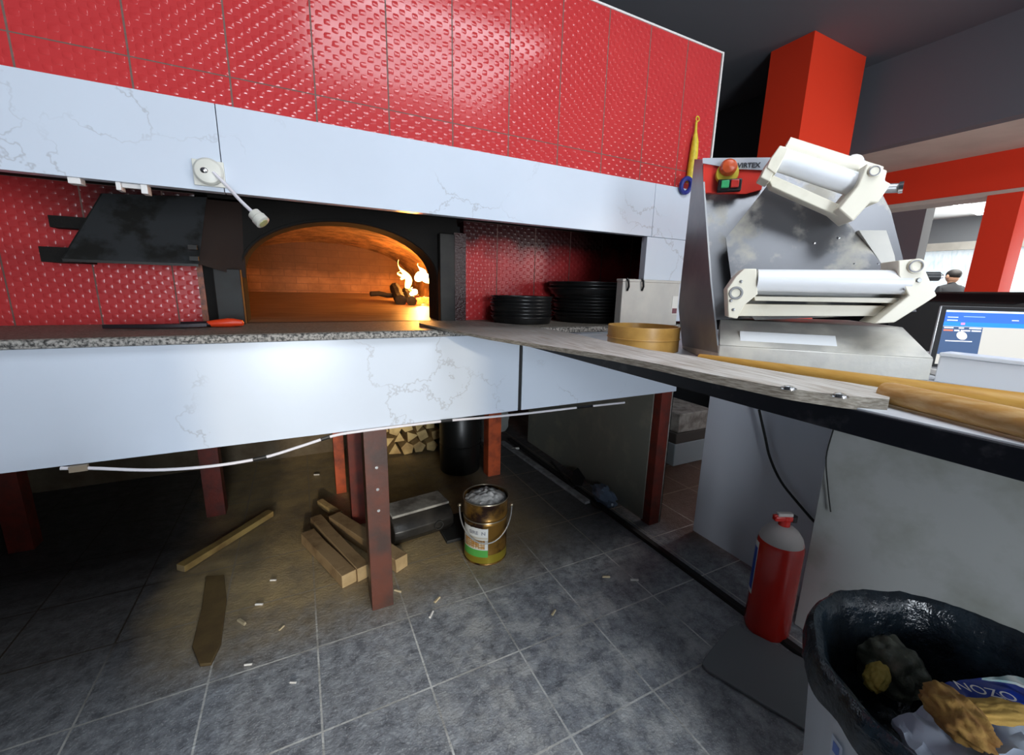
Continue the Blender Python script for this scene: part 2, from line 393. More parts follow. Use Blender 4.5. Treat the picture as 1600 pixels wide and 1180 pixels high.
# ================================================================== THE SETTING
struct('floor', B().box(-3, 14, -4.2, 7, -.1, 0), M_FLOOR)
struct('ceiling', B().box(-3, 4.0, -4.2, 7, 3.0, 3.1), M_CEIL)
struct('wall_left', B().box(-2.1, -2.0, -4.2, 7, 0, 3.0), M_DWALL)
struct('wall_back', B().box(-3, 3.75, 4.6, 4.75, 0, 3.0), M_DWALL)
struct('wall_partition', B().box(3.75, 3.85, 1.43, 4.6, 0, 3.0), M_DWALL)
# wall behind the camera: a doorway on the left, a wide window on the right
w = B(); w.box(-2.1, -.50, -4.1, -3.95, 0, 3.0); w.box(.42, .9, -4.1, -3.95, 0, 3.0); w.box(-.50, .42, -4.1, -3.95, 2.06, 3.0)
w.box(.9, 4.3, -4.1, -3.95, 0, .7); w.box(.9, 4.3, -4.1, -3.95, 2.75, 3.0); w.box(4.3, 14, -4.1, -3.95, 0, 3.0)
struct('wall_front', w, M_WHITEW)
wf = B()
for xx in (.9, 1.75, 2.6, 3.45, 4.26): wf.box(xx, xx+.04, -4.06, -3.99, .7, 2.75)
wf.box(.9, 4.3, -4.06, -3.99, .7, .74); wf.box(.9, 4.3, -4.06, -3.99, 2.71, 2.75)
struct('window_1', wf, M_TRIM)
struct('trim_1', B().box(.9, 4.3, -4.12, -4.10, .7, 2.75), M_TRIM, label='white sheet added behind the wide window to stop the sun')  # unseen sheet added so the sun stays out of this opening
struct('trim_2', B().hexa([(1.575, -1.2, 0), (1.612, -1.2, 0), (1.612, 2.3, 0), (1.575, 2.3, 0), (1.58, -1.2, .016), (1.608, -1.2, .016), (1.608, 2.3, .016), (1.58, 2.3, .016)]),
       mat('grimy dark rubber', (.012, .010, .010), .7, bump=.004, bscale=30), label='grimy black strip running along the floor tiles')
struct('wall_blocker', B().box(-2.0, -.36, -1.7, -.22, 0, .86), M_DWALL, label='unseen low dark block added to shade the floor under the counter')  # added out of view to keep light off the floor at the left
# red column, dark beam, cream soffit, red portal
struct('column_red', B().box(3.18, 3.83, 1.14, 1.43, 0, 3.0), M_RED, label='bright red square column reaching the dark ceiling')
struct('beam_dark', B().box(4.0, 4.1, -4.0, 4.6, 2.40, 3.1), M_CEIL)
struct('beam_soffit', B().box(4.1, 4.95, -4.0, 4.6, 2.40, 2.5), M_CREAM, label='cream soffit between the dark beam and the red beam')
struct('beam_red', B().box(4.85, 5.10, -4.0, 4.6, 2.12, 2.405), M_RED, label='wide red beam over the far opening')
struct('trim_3', B().box(4.86, 5.10, -4.0, 4.6, 2.085, 2.12), M_CREAM)
struct('column_portal', B().box(4.85, 5.10, .455, .64, 0, 2.09), M_RED, label='red post at the right of the far opening')
struct('wall_right', B().box(5.3, 5.45, -4.0, .40, 0, 2.9), M_WHITEW)
a = PX(1432, 400, 6.2)
struct('wall_drywall', B().box(6.2, 6.4, a.y, 4.6, 0, 2.9), M_GREY, label='dark grey wall edge left of the far windows')
struct('ceiling_far', B().box(4.95, 12.7, -4.0, 7, 2.98, 3.1), M_WHITEW)
# far wall with a window
wt = PX(1422, 383, 12.5).z; wl = PX(1422, 400, 12.5).y+.3
w = B(); w.box(12.5, 12.7, -4, 7, wt, 3.0); w.box(12.5, 12.7, -4, 7, 0, .8); w.box(12.5, 12.7, wl, 7, .8, wt); w.box(12.5, 12.7, -4, -.5, .8, wt)
struct('wall_far', w, M_GREY)
w = B()
for yy in (wl-.06, wl-1.55, wl-3.0, wl-4.3): w.box(12.48, 12.6, yy-.12, yy+.06, .8, wt)
w.box(12.48, 12.6, -.5, wl, wt-.16, wt); w.box(12.48, 12.6, -.5, wl, .8, .9)
struct('window_2', w, M_CREAM)
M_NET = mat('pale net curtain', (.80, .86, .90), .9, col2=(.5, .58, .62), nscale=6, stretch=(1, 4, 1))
M_NET.node_tree.nodes['Principled BSDF'].inputs['Emission Color'].default_value = (.80, .93, 1, 1); M_NET.node_tree.nodes['Principled BSDF'].inputs['Emission Strength'].default_value = .45  # curtain glows by itself to stand for the daylight behind it
struct('trim_4', B().box(12.62, 12.64, -.5, wl, .8, wt), M_NET, label='pale net curtain in the far window')

# ================================================================== THE OVEN
ov = thing('brick_oven', (.5, .9, 1.146), 'large wood fired oven built in behind red embossed tiles and white marble, fire burning inside', 'oven')
FR = .70
o = obj('tiled_facade', B().box(-1.9, 1.815, FR+.004, FR+.10, 1.77, 2.355), M_TILE, ov); lab(o, 'bright red embossed tiles of the upper facade')
b = B(); b.box(-1.9, 1.824, FR, FR+.10, 2.355, 2.362); b.box(1.815, 1.824, FR, FR+.10, 1.77, 2.355); b.box(1.815, 1.83, FR+.10, 3.0, 1.77, 2.36)
b.box(-1.9, 1.83, FR+.10, 3.0, 2.32, 2.355)
obj('facade_edge', b, M_TRIM, ov)
for x0, x1 in ((-1.9, -.1345), (-.1325, 1.4795), (1.4815, 1.815)):
    lab(obj('marble_fascia', B().box(x0, x1, FR-.004, FR+.03, 1.545, 1.77), M_MARBLE, ov, .001), 'white veined marble band over the oven recess')
lab(obj('marble_side_panel', B().box(1.457, 1.815, FR-.004, FR+.03, 1.16, 1.5435), M_MARBLE, ov, .001), 'white marble upright at the right end of the recess')
WY = 1.12                                             # plane of the recess wall
b = B(); b.box(-1.9, -.272, WY, WY+.05, 1.146, 1.60)
lab(obj('recess_tiles', b, M_TILE2, ov), 'red embossed tiles left of the oven mouth')
b = B(); b.box(.735, 1.80, WY, WY+.05, 1.146, 1.60); b.box(1.80, 1.815, FR+.03, WY+.05, 1.146, 1.60)
lab(obj('recess_tiles', b, M_TILE2, ov), 'red embossed tiles right of the oven mouth')
b = B(); b.box(-1.9, 1.81, FR+.03, WY+.2, 1.60, 1.66)
obj('recess_ceiling', b, M_SOOT, ov)
# soot black face with the arched mouth
AL, AR, AS, AT = -.150, .600, 1.335, 1.545
axc = (AL+AR)/2
def arch(y, dl=0):
    pts = [(AL-dl, y, 1.146), (AL-dl, y, AS)]
    for i in range(1, 24):
        t = PI-PI*i/24; pts.append((axc+(AR-AL+2*dl)/2*math.cos(t), y, AS+(AT-AS+dl)*math.sin(t)))
    return pts+[(AR+dl, y, AS), (AR+dl, y, 1.146)]
b = B(); ar = arch(WY-.02); k = len(ar)
outer = [(-.272, WY-.02, 1.146), (-.272, WY-.02, AS)]
for i in range(1, 24):
    x = ar[i+1][0]; outer.append((min(max(-.272+(.735+.272)*i/24, -.272), .735), WY-.02, 1.60))
outer += [(.735, WY-.02, AS), (.735, WY-.02, 1.146)]
b.rings([outer, ar, [(p[0], 1.24, p[2]) for p in ar]], cap=False, loop=False)
obj('arch_face', b, M_SOOT, ov)
b = B(); b.rings([arch(WY-.018, .000), arch(WY-.026, .003), arch(WY-.026, .010), arch(WY-.018, .012)], cap=False, loop=False)
lab(obj('arch_ring', b, M_SOOT, ov), 'thin black ring around the oven mouth')
obj('left_jamb', B().box(-.235, -.152, WY-.075, WY-.022, 1.146, 1.345), M_JAMB, ov, .003)
obj('right_jamb', B().box(.602, .672, WY-.06, WY-.022, 1.146, 1.53), M_SOOTM, ov, .003)
lab(obj('sooty_tile', B().box(.678, .735, WY-.03, WY-.022, 1.146, 1.54), mat('sooty red tile', (.03, .004, .004), .25, bump=.006, bscale=90), ov), 'soot covered red tile beside the mouth')
obj('edge_strip', B().box(-.288, -.270, WY-.03, WY, 1.146, 1.37), mat('rusty orange edge', (.30, .08, .03), .5, col2=(.1, .03, .02), nscale=50, bump=.003), ov)
# brick chamber: vault, back wall, hearth rising gently to the back
CH = []
for y, s_, zb in ((1.22, 1.0, 1.150), (1.36, 1.25, 1.155), (1.60, 1.6, 1.17), (2.2, 1.95, 1.20), (2.75, 1.7, 1.235)):
    hw = (AR-AL)/2*s_; pts = [(axc-hw, y, zb), (axc-hw, y, 1.36)]
    for i in range(1, 20):
        t = PI-PI*i/20; pts.append((axc+hw*math.cos(t), y, 1.36+(.20+.06*(s_-1))*math.sin(t)))
    pts += [(axc+hw, y, 1.36), (axc+hw, y, zb)]; CH.append(pts)
b = B(); b.rings(CH, cap=False, loop=False); lab(obj('brick_vault', b, M_VAULT, ov), 'sooty vault lit orange by the fire')
b = B(); b.bm.faces.new([b.bm.verts.new(p) for p in CH[-1]]); lab(obj('back_wall', b, M_BRICK, ov), 'fire brick back wall of the oven')
b = B(); b.rings([[CH[0][0], CH[0][-1]], [CH[1][0], CH[1][-1]], [CH[2][0], CH[2][-1]], [CH[3][0], CH[3][-1]], [CH[4][0], CH[4][-1]]], cap=False, loop=False)
v0 = [b.bm.verts.new(p) for p in ((AL, WY-.02, 1.148), (AR, WY-.02, 1.148), (AR, 1.22, 1.150), (AL, 1.22, 1.150))]; b.bm.faces.new(v0)
lab(obj('hearth', b, mat('worn stone hearth', (.26, .17, .10), .4, col2=(.14, .09, .06), nscale=5, stretch=(1, 4, 1), bump=.003, bscale=12), ov), 'worn stone floor of the oven')

# fire: logs, embers, flames
fx, fy = .74, 1.93
def hz(y): return 1.17+(y-1.6)*.05 if y > 1.6 else 1.155
lg = [((.44, 2.02, hz(2.0)+.055), (.76, 2.08, hz(2.0)+.045), .018), ((.60, 1.88, hz(1.9)+.02), (.63, 2.2, hz(1.9)+.10), .040), ((.66, 1.84, hz(1.9)+.018), (.70, 2.15, hz(1.9)+.075), .035)]
for i, (p, q, r) in enumerate(lg):
    p, q = V(p), V(q); pth = [p.lerp(q, t/6)+V((0, 0, .006*math.sin(t*2+i))) for t in range(7)]
    tag(obj('burning_log', B().tube(pth, [r*(.9+.2*noise.noise(V((t, i, 0)))) for t in range(7)], 9), M_CHAR),
        ('long thin charred stick reaching left from the fire', 'upright charred log leaning at the left of the flames', 'short charred log under the flames')[i], 'log', 'logs in the oven fire')
M_EMB = emis('glowing embers', (1, .12, .015), 6)
b = B()
for i in range(46):
    b.ball((.66+random.random()*.34, 1.85+random.random()*.3, hz(2)+.008+random.random()*.02), .014+.012*random.random(), (1, 1, .7), 7, 5, .3)
tag(obj('embers', b, M_EMB), 'bed of glowing red embers at the right of the hearth', 'embers', kind='stuff')
M_FL = emis('fire flame', (1, .46, .09), 16); M_FL2 = emis('white hot flame', (1, .62, .22), 24)
def flame(px, py0, py1, y, wd, lean, m, lb):
    p0 = PY(px, py0, y); p1 = PY(px+lean, py1, y); rr = []; pts = []
    for i in range(12):
        t = i/11; c = p0.lerp(p1, t)+V((.018*math.sin(t*7+px), .01*math.sin(t*5), 0))
        pts.append(c); rr.append(wd*(math.sin(PI*min(1, t*1.1+.16))**.8)*(1-t*.55)+.0008)
    tag(obj('flame', B().tube(pts, rr, 10), m, smooth=True), lb, 'flame', 'flames of the oven fire')
flame(640, 450, 406, 1.88, .024, -17, M_FL, 'tall thin yellow flame leaning left over the logs')
flame(628, 436, 424, 1.90, .010, -4, M_FL, 'small flame at the foot of the tall thin flame')
flame(658, 438, 412, 1.86, .034, -2, M_FL2, 'broad white flame beside the right side of the arch')
flame(668, 440, 424, 1.84, .024, -1, M_FL2, 'rightmost low white flame at the arch edge')
flame(646, 460, 449, 1.82, .016, 0, M_FL2, 'small round white flame low on the hearth')

# hood folded out at the left of the mouth
hd = thing('smoke_hood', (-.45, .97, 1.37), 'soot black sheet metal hood hanging at the left of the oven mouth', 'hood')
BL, BR_ = PY(100, 412, .97), PY(310, 410, .97); TLh, TRh = PY(165, 330, 1.10), PY(315, 330, 1.10)
z0 = 1.355
fr = [V((BL.x, .97, z0)), V((BR_.x, .97, z0)), V((TRh.x+.02, 1.10, 1.59)), V((TLh.x, 1.10, 1.57))]
nf = (fr[1]-fr[0]).cross(fr[3]-fr[0]).normalized()*.006
lab(obj('front_panel', B().prism(fr, -nf), M_HINT, hd), 'sloping dark grey front panel')
bk = V((-.145, 1.10, z0-.04))
sp = [fr[1], bk, V((-.13, 1.10, 1.59)), fr[2]]
obj('side_panel', B().prism(sp, (.004, .004, 0)), mat('rusty brown sheet', (.020, .010, .007), .6), hd)
obj('end_panel', B().prism([fr[0], V((fr[0].x, 1.115, z0)), V((TLh.x, 1.115, 1.57)), fr[3]], (-.004, 0, 0)), M_SOOTM, hd)
obj('lip', B().bar(fr[0]+V((-.0, 0, -.004)), fr[1]+V((0, 0, -.004)), .012, .008), M_SOOTM, hd)
p = PY(90, 402, 1.05); obj('bracket', B().box(p.x-.02, fr[0].x+.03, 1.0, 1.115, z0-.01, z0+.035), M_SOOT, hd)
p = PY(100, 350, 1.10); obj('bracket', B().box(p.x-.02, p.x+.12, 1.06, 1.115, p.z-.015, p.z+.02), M_SOOT, hd)
b = B(); c = PY(303, 398, .965)
for dz in (0, .018): obj('latch', B().box(c.x-.012, c.x+.012, .955, .968, c.z-.02+dz*2, c.z-.006+dz*2), M_JAMB, hd)

# ================================================================== OVEN COUNTER
oc = thing('oven_counter', (.3, .9, 0), 'long granite topped counter in front of the oven with white marble panels, on red legs', 'counter')
lab(obj('granite_top', B().box(-1.9, 1.815, FR-.018, WY, 1.122, 1.146), M_GRAN, oc), 'brown grey granite slab')
b = B(); n_ = 160; pts = []
for i in range(n_+1):
    x = -1.9+3.70*i/n_; j = .0028*noise.noise(V((x*40, 0, 0)))
    pts.append([(x, FR-.018, 1.121), (x, FR-.026+j, 1.124), (x, FR-.028+j*1.5, 1.134), (x, FR-.024+j, 1.143+j*.3), (x, FR-.016, 1.1465)])
b.rings(pts, cap=True); lab(obj('granite_edge', b, M_GEDGE, oc), 'rough speckled edge of the granite')
for x0, x1 in ((-1.9, .822), (.838, 1.752)):
    p = 'right' if x0 > 0 else 'left'
    lab(obj('marble_front', B().box(x0, x1, FR, FR+.02, .797, 1.1205), M_MARBLE, oc, .001), 'white veined marble front panel, the %s one of two' % p)
obj('joint_strip', B().box(.823, .837, FR+.004, FR+.02, .797, 1.1205), M_BLACK, oc)
obj('subframe', B().box(-1.9, 1.80, FR+.03, FR+.08, 1.06, 1.12).box(-1.9, 1.80, 2.3, 2.35, 1.06, 1.12).box(-1.9, 1.80, FR+.02, 2.5, 1.08, 1.12), M_BLACK, oc)
def leg(x, y, w, m, ztop=1.08, lb=None):
    b = B(); b.box(x, x+w, y, y+.006, 0, ztop); b.box(x, x+.006, y+.006, y+w*.9, 0, ztop); b.box(x+w-.006, x+w, y+.006, y+w*.9, 0, ztop)
    o = obj('leg', b, m, oc, .001)
    if lb: lab(o, lb)
    return o
near_leg = leg(.207, .755, .084, mat('oxide red steel with bare feet', (.115, .036, .022), .4, col2=(.055, .030, .024), nscale=7, bump=.001), lb='brown red steel leg nearest the viewer')
leg(.205, 1.44, .085, M_RUST, lb='dark red leg behind the nearest one')
leg(.155, 1.86, .06, M_RUST2, lb='orange red leg far back')
leg(1.13, 1.70, .095, M_RUST2, lb='orange red leg behind the bucket')
leg(1.715, .756, .072, M_RUST, lb='dark red leg at the right end')
leg(-.52, 1.86, .09, M_RUST); leg(-1.30, 1.86, .09, M_RUST)
obj('leg_angle', B().box(1.789, 1.80, .756, .762, 0, .80).box(1.795, 1.80, .756, .80, 0, .80), mat('dirty white edging', (.38, .36, .33), .5, col2=(.2, .18, .15), nscale=20), oc)
lab(obj('side_sheet', B().box(1.700, 1.706, .80, 2.16, .02, .80), M_DSHEET, oc), 'dirty dark sheet closing the right side')
# bolts on the near leg
for z in (.62, .53, .44): obj('leg_bolt', B().lathe((.249, .755, z), [(.006, -.003), (.006, .001)], 10, (0, -1, 0)), M_CHROME, near_leg)
# base masonry under the oven, dark
struct('wall_oven_base', B().box(-1.9, 1.70, 2.62, 2.75, 0, 1.12), mat('dusty plaster', (.16, .125, .08), .9, col2=(.10, .07, .04), nscale=5, bump=.004))
struct('wall_oven_left', B().box(-2.08, -1.93, .7, 3.0, 0, 2.4), M_DWALL)

# white cable hanging under the marble
cb = thing('white_cable', (.4, .705, .75), 'white cable with black clips sagging along the bottom edge of the marble', 'cable')
pp = [PY(*q, .696) for q in ((95, 730), (140, 731), (240, 734), (330, 728), (410, 715), (470, 697), (520, 681), (560, 674), (640, 662), (700, 657), (760, 652), (830, 645), (900, 637), (975, 629))]
pp = [V((p.x, .693, min(p.z, .794))) for p in pp]
def smooth(P, n=5):
    out = []
    for i in range(len(P)-1):
        a, b_, c, d = P[max(i-1, 0)], P[i], P[i+1], P[min(i+2, len(P)-1)]
        for k in range(n):
            t = k/n; out.append(.5*((2*b_)+(c-a)*t+(2*a-5*b_+4*c-d)*t*t+(3*b_-a-3*c+d)*t**3))
    return out+[P[-1]]
sm = smooth(pp); obj('sheath', B().tube(sm, .0048, 8), M_WIRE, cb)
for i in (19, 28, 44, 60):
    obj('clip', B().tube([sm[i], sm[i+1], sm[i+1].lerp(sm[i+2], .5)], .0062, 8), M_BLACK, cb)
p = sm[4]; lab(obj('connector', B().box(p.x-.022, p.x+.016, .686, .699, p.z-.008, p.z+.008), mat('beige plastic', (.30, .24, .17), .5), cb), 'beige connector at the left end')

# wall lamp on the marble band
L0 = PY(327, 270, .695); lm = thing('wall_lamp', (L0.x, .695, L0.z), 'small white swivel lamp with a round base on the marble band, reaching over the recess', 'lamp')
b = B(); b.box(L0.x-.036, L0.x+.036, .688, .6965, L0.z-.036, L0.z+.030); b.lathe((L0.x, .69, L0.z), [(.034, 0), (.035, .010), (.030, .017), (.018, .020), (.0001, .020)], 32, (0, -1, 0))
lbase = obj('base', b, mat('off white plastic', (.66, .65, .58), .4), lm, .001)
obj('base_ring', B().torus((L0.x, .676, L0.z), .026, .002, (0, 1, 0)), M_DGREY, lbase)
obj('base_screw', B().ball((L0.x-.008, .671, L0.z), .008, (1.2, .6, 1)), M_CHROME, lbase)
hp = PY(396, 333, .60); he = PY(414, 351, .585)
mid = PY(355, 291, .66)
obj('arm', B().tube(smooth([V((L0.x+.012, .672, L0.z-.002)), mid, PY(375, 313, .63), hp]), .0045, 8), M_WIRE, lm)
d = (he-hp); L = d.length
lhead = lab(obj('lamp_head', B().lathe(hp-d*.12, [(.006, 0), (.016, .006), (.017, L*.5), (.019, L*.55), (.019, L*.95), (.014, L*1.0)], 20, d), mat('lamp grey plastic', (.55, .54, .48), .3), lm), 'grey white cylindrical lamp head')
obj('lens', B().lathe(hp-d*.12+d.normalized()*L*.99, [(.013, 0), (.012, .002), (.0001, .003)], 16, d), mat('lamp lens', (.35, .34, .16), .2), lhead)
# little cable clips under the band
for lbl_, px in (('small white cable clip under the marble band, far left', 120), ('white plastic cable bracket under the marble band beside the clip', 207)):
    p = PY(px, 278 if px < 200 else 286, .72)
    b = B()
    if px < 200: b.box(p.x-.012, p.x+.012, .70, .73, 1.530, 1.5448)
    else: b.box(p.x-.030, p.x-.020, .70, .735, 1.525, 1.5448).box(p.x+.020, p.x+.034, .70, .735, 1.522, 1.5448).box(p.x-.02, p.x+.02, .71, .72, 1.534, 1.5448)
    tag(obj('cable_clip', b, M_TRIM, None, .001), lbl_, 'clip', 'clips under the marble band')

# yellow brush hung on the tiles
y0 = PY(1087, 187, .69)
yb = thing('hanging_brush', (y0.x, .69, 1.84), 'yellow brush with a blue end hanging on the right end of the red tiles', 'brush')
Y = [PY(*q, .685) for q in ((1088, 190), (1087, 205), (1086, 222), (1084, 240), (1081, 262), (1077, 285))]
yh = obj('handle', B().tube(Y, [.005, .006, .015, .018, .019, .016], 12), M_YEL, yb)
p = PY(1072, 290, .680); obj('blue_tip', B().torus(p, .030, .010, (0, 1, .2), 24, 8), M_BLUE, yb)
obj('hook', B().torus(Y[0]+V((.006, 0, .012)), .010, .0025, (0, 1, 0), 16, 6), M_YEL, yh)

# ================================================================== ON THE GRANITE
# fire poker / peel knife with a red handle
z = 1.152
pk = thing('scraper', (-.35, .93, 1.1465), 'long black metal scraper with an orange red handle lying on the granite at the left', 'scraper')
def G(x, y, zz=1.152):
    p = PY(x, y, .92); return V((p.x, .92, zz))
a0, a1, a2, a3, a4 = PY(160, 515, .93), PY(236, 515, .93), PY(290, 514, .93), PY(325, 513, .93), PY(382, 511, .93)
xs = [q.x for q in (a0, a1, a2, a3, a4)]
b = B(); b.prism([(xs[0], .93, 1.148), (xs[1], .915, 1.148), (xs[2], .91, 1.149), (xs[3], .918, 1.150), (xs[3], .942, 1.150), (xs[2], .95, 1.149), (xs[1], .945, 1.148)], (0, 0, .012))
obj('blade', b, M_PURP, pk, .001)
obj('ferrule', B().tube([(xs[2]-.01, .93, 1.157), (xs[3]+.01, .93, 1.158)], .010, 10), M_PURP, pk)
lab(obj('handle', B().tube([(xs[3], .93, 1.159), (xs[3]+.02, .93, 1.160), (xs[3]+.06, .93, 1.162), (xs[4]-.03, .93, 1.162), (xs[4]-.004, .93, 1.160), (xs[4], .93, 1.160)], [.009, .012, .0155, .014, .010, .004], 14), M_REDH, pk), 'orange red wooden handle')

# stacks of round black pans
pan0 = None
def pan(c, r, h, label, group, tilt=0, dirn=0):
    global pan0
    mt = Matrix.Translation(c) @ Matrix.Rotation(dirn, 4, 'Z') @ Matrix.Rotation(tilt, 4, 'X') @ Matrix.Diagonal((r/.15, r/.15, h/.03, 1))
    if pan0 is None:
        b = B(); b.lathe((0, 0, 0), [(.0001, 0), (.135, 0), (.138, .003), (.146, .026), (.150, .028), (.150, .031), (.145, .030), (.1355, .006), (.133, .004), (.0001, .004)], 56, cap=False)
        pan0 = obj('round_pan', b, M_PAN); pan0.data.transform(Matrix.Identity(4)); o = pan0
    else:
        o = pan0.copy(); COL.objects.link(o)
    o.matrix_world = mt; o['label'] = label; o['category'] = 'pan'; o['group'] = group
    return o
c1 = (PY(772, 480, .90).x+PY(863, 480, .90).x)/2; r1 = (PY(863, 480, .90).x-PY(772, 480, .90).x)/2
ords = ['bottom', 'second from the bottom', 'third from the bottom', 'fourth from the bottom', 'fifth from the bottom', 'sixth from the bottom', 'seventh from the bottom', 'eighth from the bottom', 'ninth from the bottom', 'tenth from the bottom', 'eleventh from the bottom', 'twelfth from the bottom']
n1 = 7; zt1 = PY(815, 463, .86).z; hh = (zt1-1.148-.030)/(n1-1)
for i in range(n1):
    pan(V((c1+random.uniform(-.004, .004), .93+random.uniform(-.004, .004), 1.1475+i*hh)), r1*.95, .030, 'black round pan in the short left stack, %s' % ('topmost' if i == n1-1 else ords[i]), 'pans in the short stack', 0)
c2 = (PY(868, 480, .93).x+PY(969, 480, .93).x)/2; r2 = (PY(969, 480, .93).x-PY(868, 480, .93).x)/2
n2 = 12; zt2 = PY(915, 441, .90).z; hh = (zt2-1.148-.030)/(n2-1)
for i in range(n2):
    pan(V((c2+.012+random.uniform(-.005, .005)-(.02 if i > 8 else 0), .94+random.uniform(-.004, .004), 1.1475+i*hh)), r2*(.93 if i < 9 else .98), .030, 'black round pan in the tall stack beside the white box, %s' % ('topmost' if i == n2-1 else ords[i]), 'pans in the tall stack')

# white box with black latches at the end of the recess
bx0, bx1 = PY(971, 470, .655).x, PY(1060, 470, .655).x
zt = PY(1010, 437, .655).z
wb = thing('storage_box', ((bx0+bx1)/2, .67, 1.1465), 'white metal box with black clasps standing beside the tall pan stack', 'box')
obj('body', B().box(bx0, bx1, .655, .694, 1.1465, zt-.004), M_BOXW, wb, .002)
obj('lid', B().box(bx0-.002, bx1+.002, .653, .695, zt-.012, zt), M_BOXW, wb, .002)
b = B()
for px in (980, 1003):
    q = PY(px, 448, .652); b = B(); b.tube([q+V((-.004, 0, .035)), q+V((0, -.006, .025)), q+V((.004, -.006, 0)), q+V((.002, 0, -.018))], .0045, 8)
    obj('clasp', b, M_BLACK, wb)
q = PY(1055, 478, .654); stk = lab(obj('sticker', B().box(q.x-.022, q.x+.014, .6535, .655, q.z-.04, q.z+.045), M_PAPER, wb), 'white sticker')
lab(obj('sticker_print', B().box(q.x-.018, q.x+.012, .6528, .6534, q.z-.036, q.z-.012), mat('maroon print', (.12, .01, .03), .4), stk), 'maroon lower part of the sticker')

# ================================================================== WORK COUNTER (right)
TZ = 1.116
wc = thing('work_counter', (1.5, -.4, 0), 'flour dusted work counter with a black steel front edge running towards the viewer', 'counter')
obj('worktop', B().box(.862, 2.02, -1.6, .668, 1.098, TZ), M_TOP, wc, .001)
lab(obj('front_edge', B().box(.855, .883, -1.6, .668, 1.069, TZ-.0035), M_BARB, wc, .002), 'scratched black steel front edge')
obj('top_frame', B().box(1.0, 1.04, -1.6, .62, 1.066, 1.098).box(1.95, 2.0, -1.6, .62, 1.066, 1.098), M_BLACK, wc)
lab(obj('white_panel', B().box(1.90, 1.92, -.05, .612, .004, 1.09), M_WPANEL, wc, .002), 'smooth white laminate panel under the counter')
lab(obj('grey_panel', B().box(1.72, 1.90, -1.6, -.035, .004, 1.09), M_GPANEL, wc, .002), 'scuffed grey laminate panel nearest the viewer')
obj('frame_corner', B().box(1.83, 1.86, .60, .66, 1.03, 1.066), M_BLACK, wc)
# cords hanging in front of the white panel
def cord(pts, r, lb, x=1.885):
    P = [PX(*q, x) for q in pts]; return tag(obj('cord', B().tube(smooth(P), r, 8), M_CORD), lb, 'cord')
cord(((1186, 640), (1196, 685), (1203, 715), (1220, 752), (1250, 790), (1282, 826)), .0055, 'thick black cord curving down in front of the white panel', 1.87)
cord(((1302, 672), (1291, 715), (1294, 765), (1298, 800)), .0025, 'thin dark cord beside the edge of the grey panel', 1.712)

# machine ------------------------------------------------------------
FL = CC+R0*.537+H*1.08; FRr = CC+R0*.949+H*.93
mxv = (FRr-FL); mxv.z = 0; mw = mxv.length; mx = mxv.normalized(); my = V((-mx.y, mx.x, 0))
rz = math.atan2(mx.y, mx.x)
mo = V((FL.x, FL.y, TZ))
ma = thing('dough_sheeter', mo, 'floury steel dough rolling machine with two pairs of white rollers on the work counter', 'machine', rz=rz)
def MP(x, y, d): return pln(x, y, my, my.dot(mo)+d)                 # point on a vertical plane d metres behind the front
def ML(a_, d, z_): return mo+mx*a_+my*d+V((0, 0, z_))
# base with sloping front
zb = .052
blx = (MP(1066, 540, .30)-mo).dot(mx)
b = B(); b.hexa([ML(0, 0, 0), ML(mw, 0, 0), ML(mw, .42, 0), ML(blx, .30, 0), ML(0, 0, zb), ML(mw, 0, zb), ML(mw, .42, zb), ML(blx, .30, zb)])
lab(obj('base', b, M_STEEL2, ma, .003), 'floury steel base')
sl = [MP(1121, 500, .06), MP(1432, 487, .06)]
zs = sl[0].z-TZ
b = B(); b.hexa([ML(0, 0, zb), ML(mw, 0, zb), ML(mw-.01, .40, zb), ML(.03, .34, zb), ML(.004, .09, zs), ML(mw-.03, .09, zs), ML(mw-.05, .36, zs), ML(.03, .30, zs)])
lab(obj('sloping_front', b, M_STEEL2, ma, .002), 'flour caked sloping front')
b = B(); q0, q1 = MP(1155, 530, .03), MP(1290, 541, .03)
lab(obj('polished_strip', B().prism([ML(.05, .018, zb+.012), ML(.26, .018, zb+.012), ML(.26, .042, zb+.036), ML(.05, .042, zb+.036)], my*.002-V((0, 0, .002))), M_LEDGE, ma), 'clean strip in the flour')
# tower
T = .30
def tw(x, y, d): q = MP(x, y, d); return q
left = [ML(0, .0, zb*.6), MP(1066, 541, .30), MP(1060, 480, .32), MP(1064, 440, .34), MP(1085, 249, .34), MP(1097, 249, .22), MP(1100, 305, .18), MP(1110, 440, .08)]
b = B(); b.prism(left, mx*.004); lab(obj('side_cover', b, M_STEELD, ma), 'smooth dull steel side cover')
b = B(); pa = [MP(1098, 300, .22), MP(1105, 360, .18), MP(1118, 500, .08), MP(1432, 487, .08), MP(1420, 440, .16), MP(1392, 330, .22), MP(1350, 247, .22), MP(1098, 247, .22)]
b.prism(pa, my*.12); lab(obj('housing', b, M_STEEL, ma), 'floury steel housing behind the rollers')
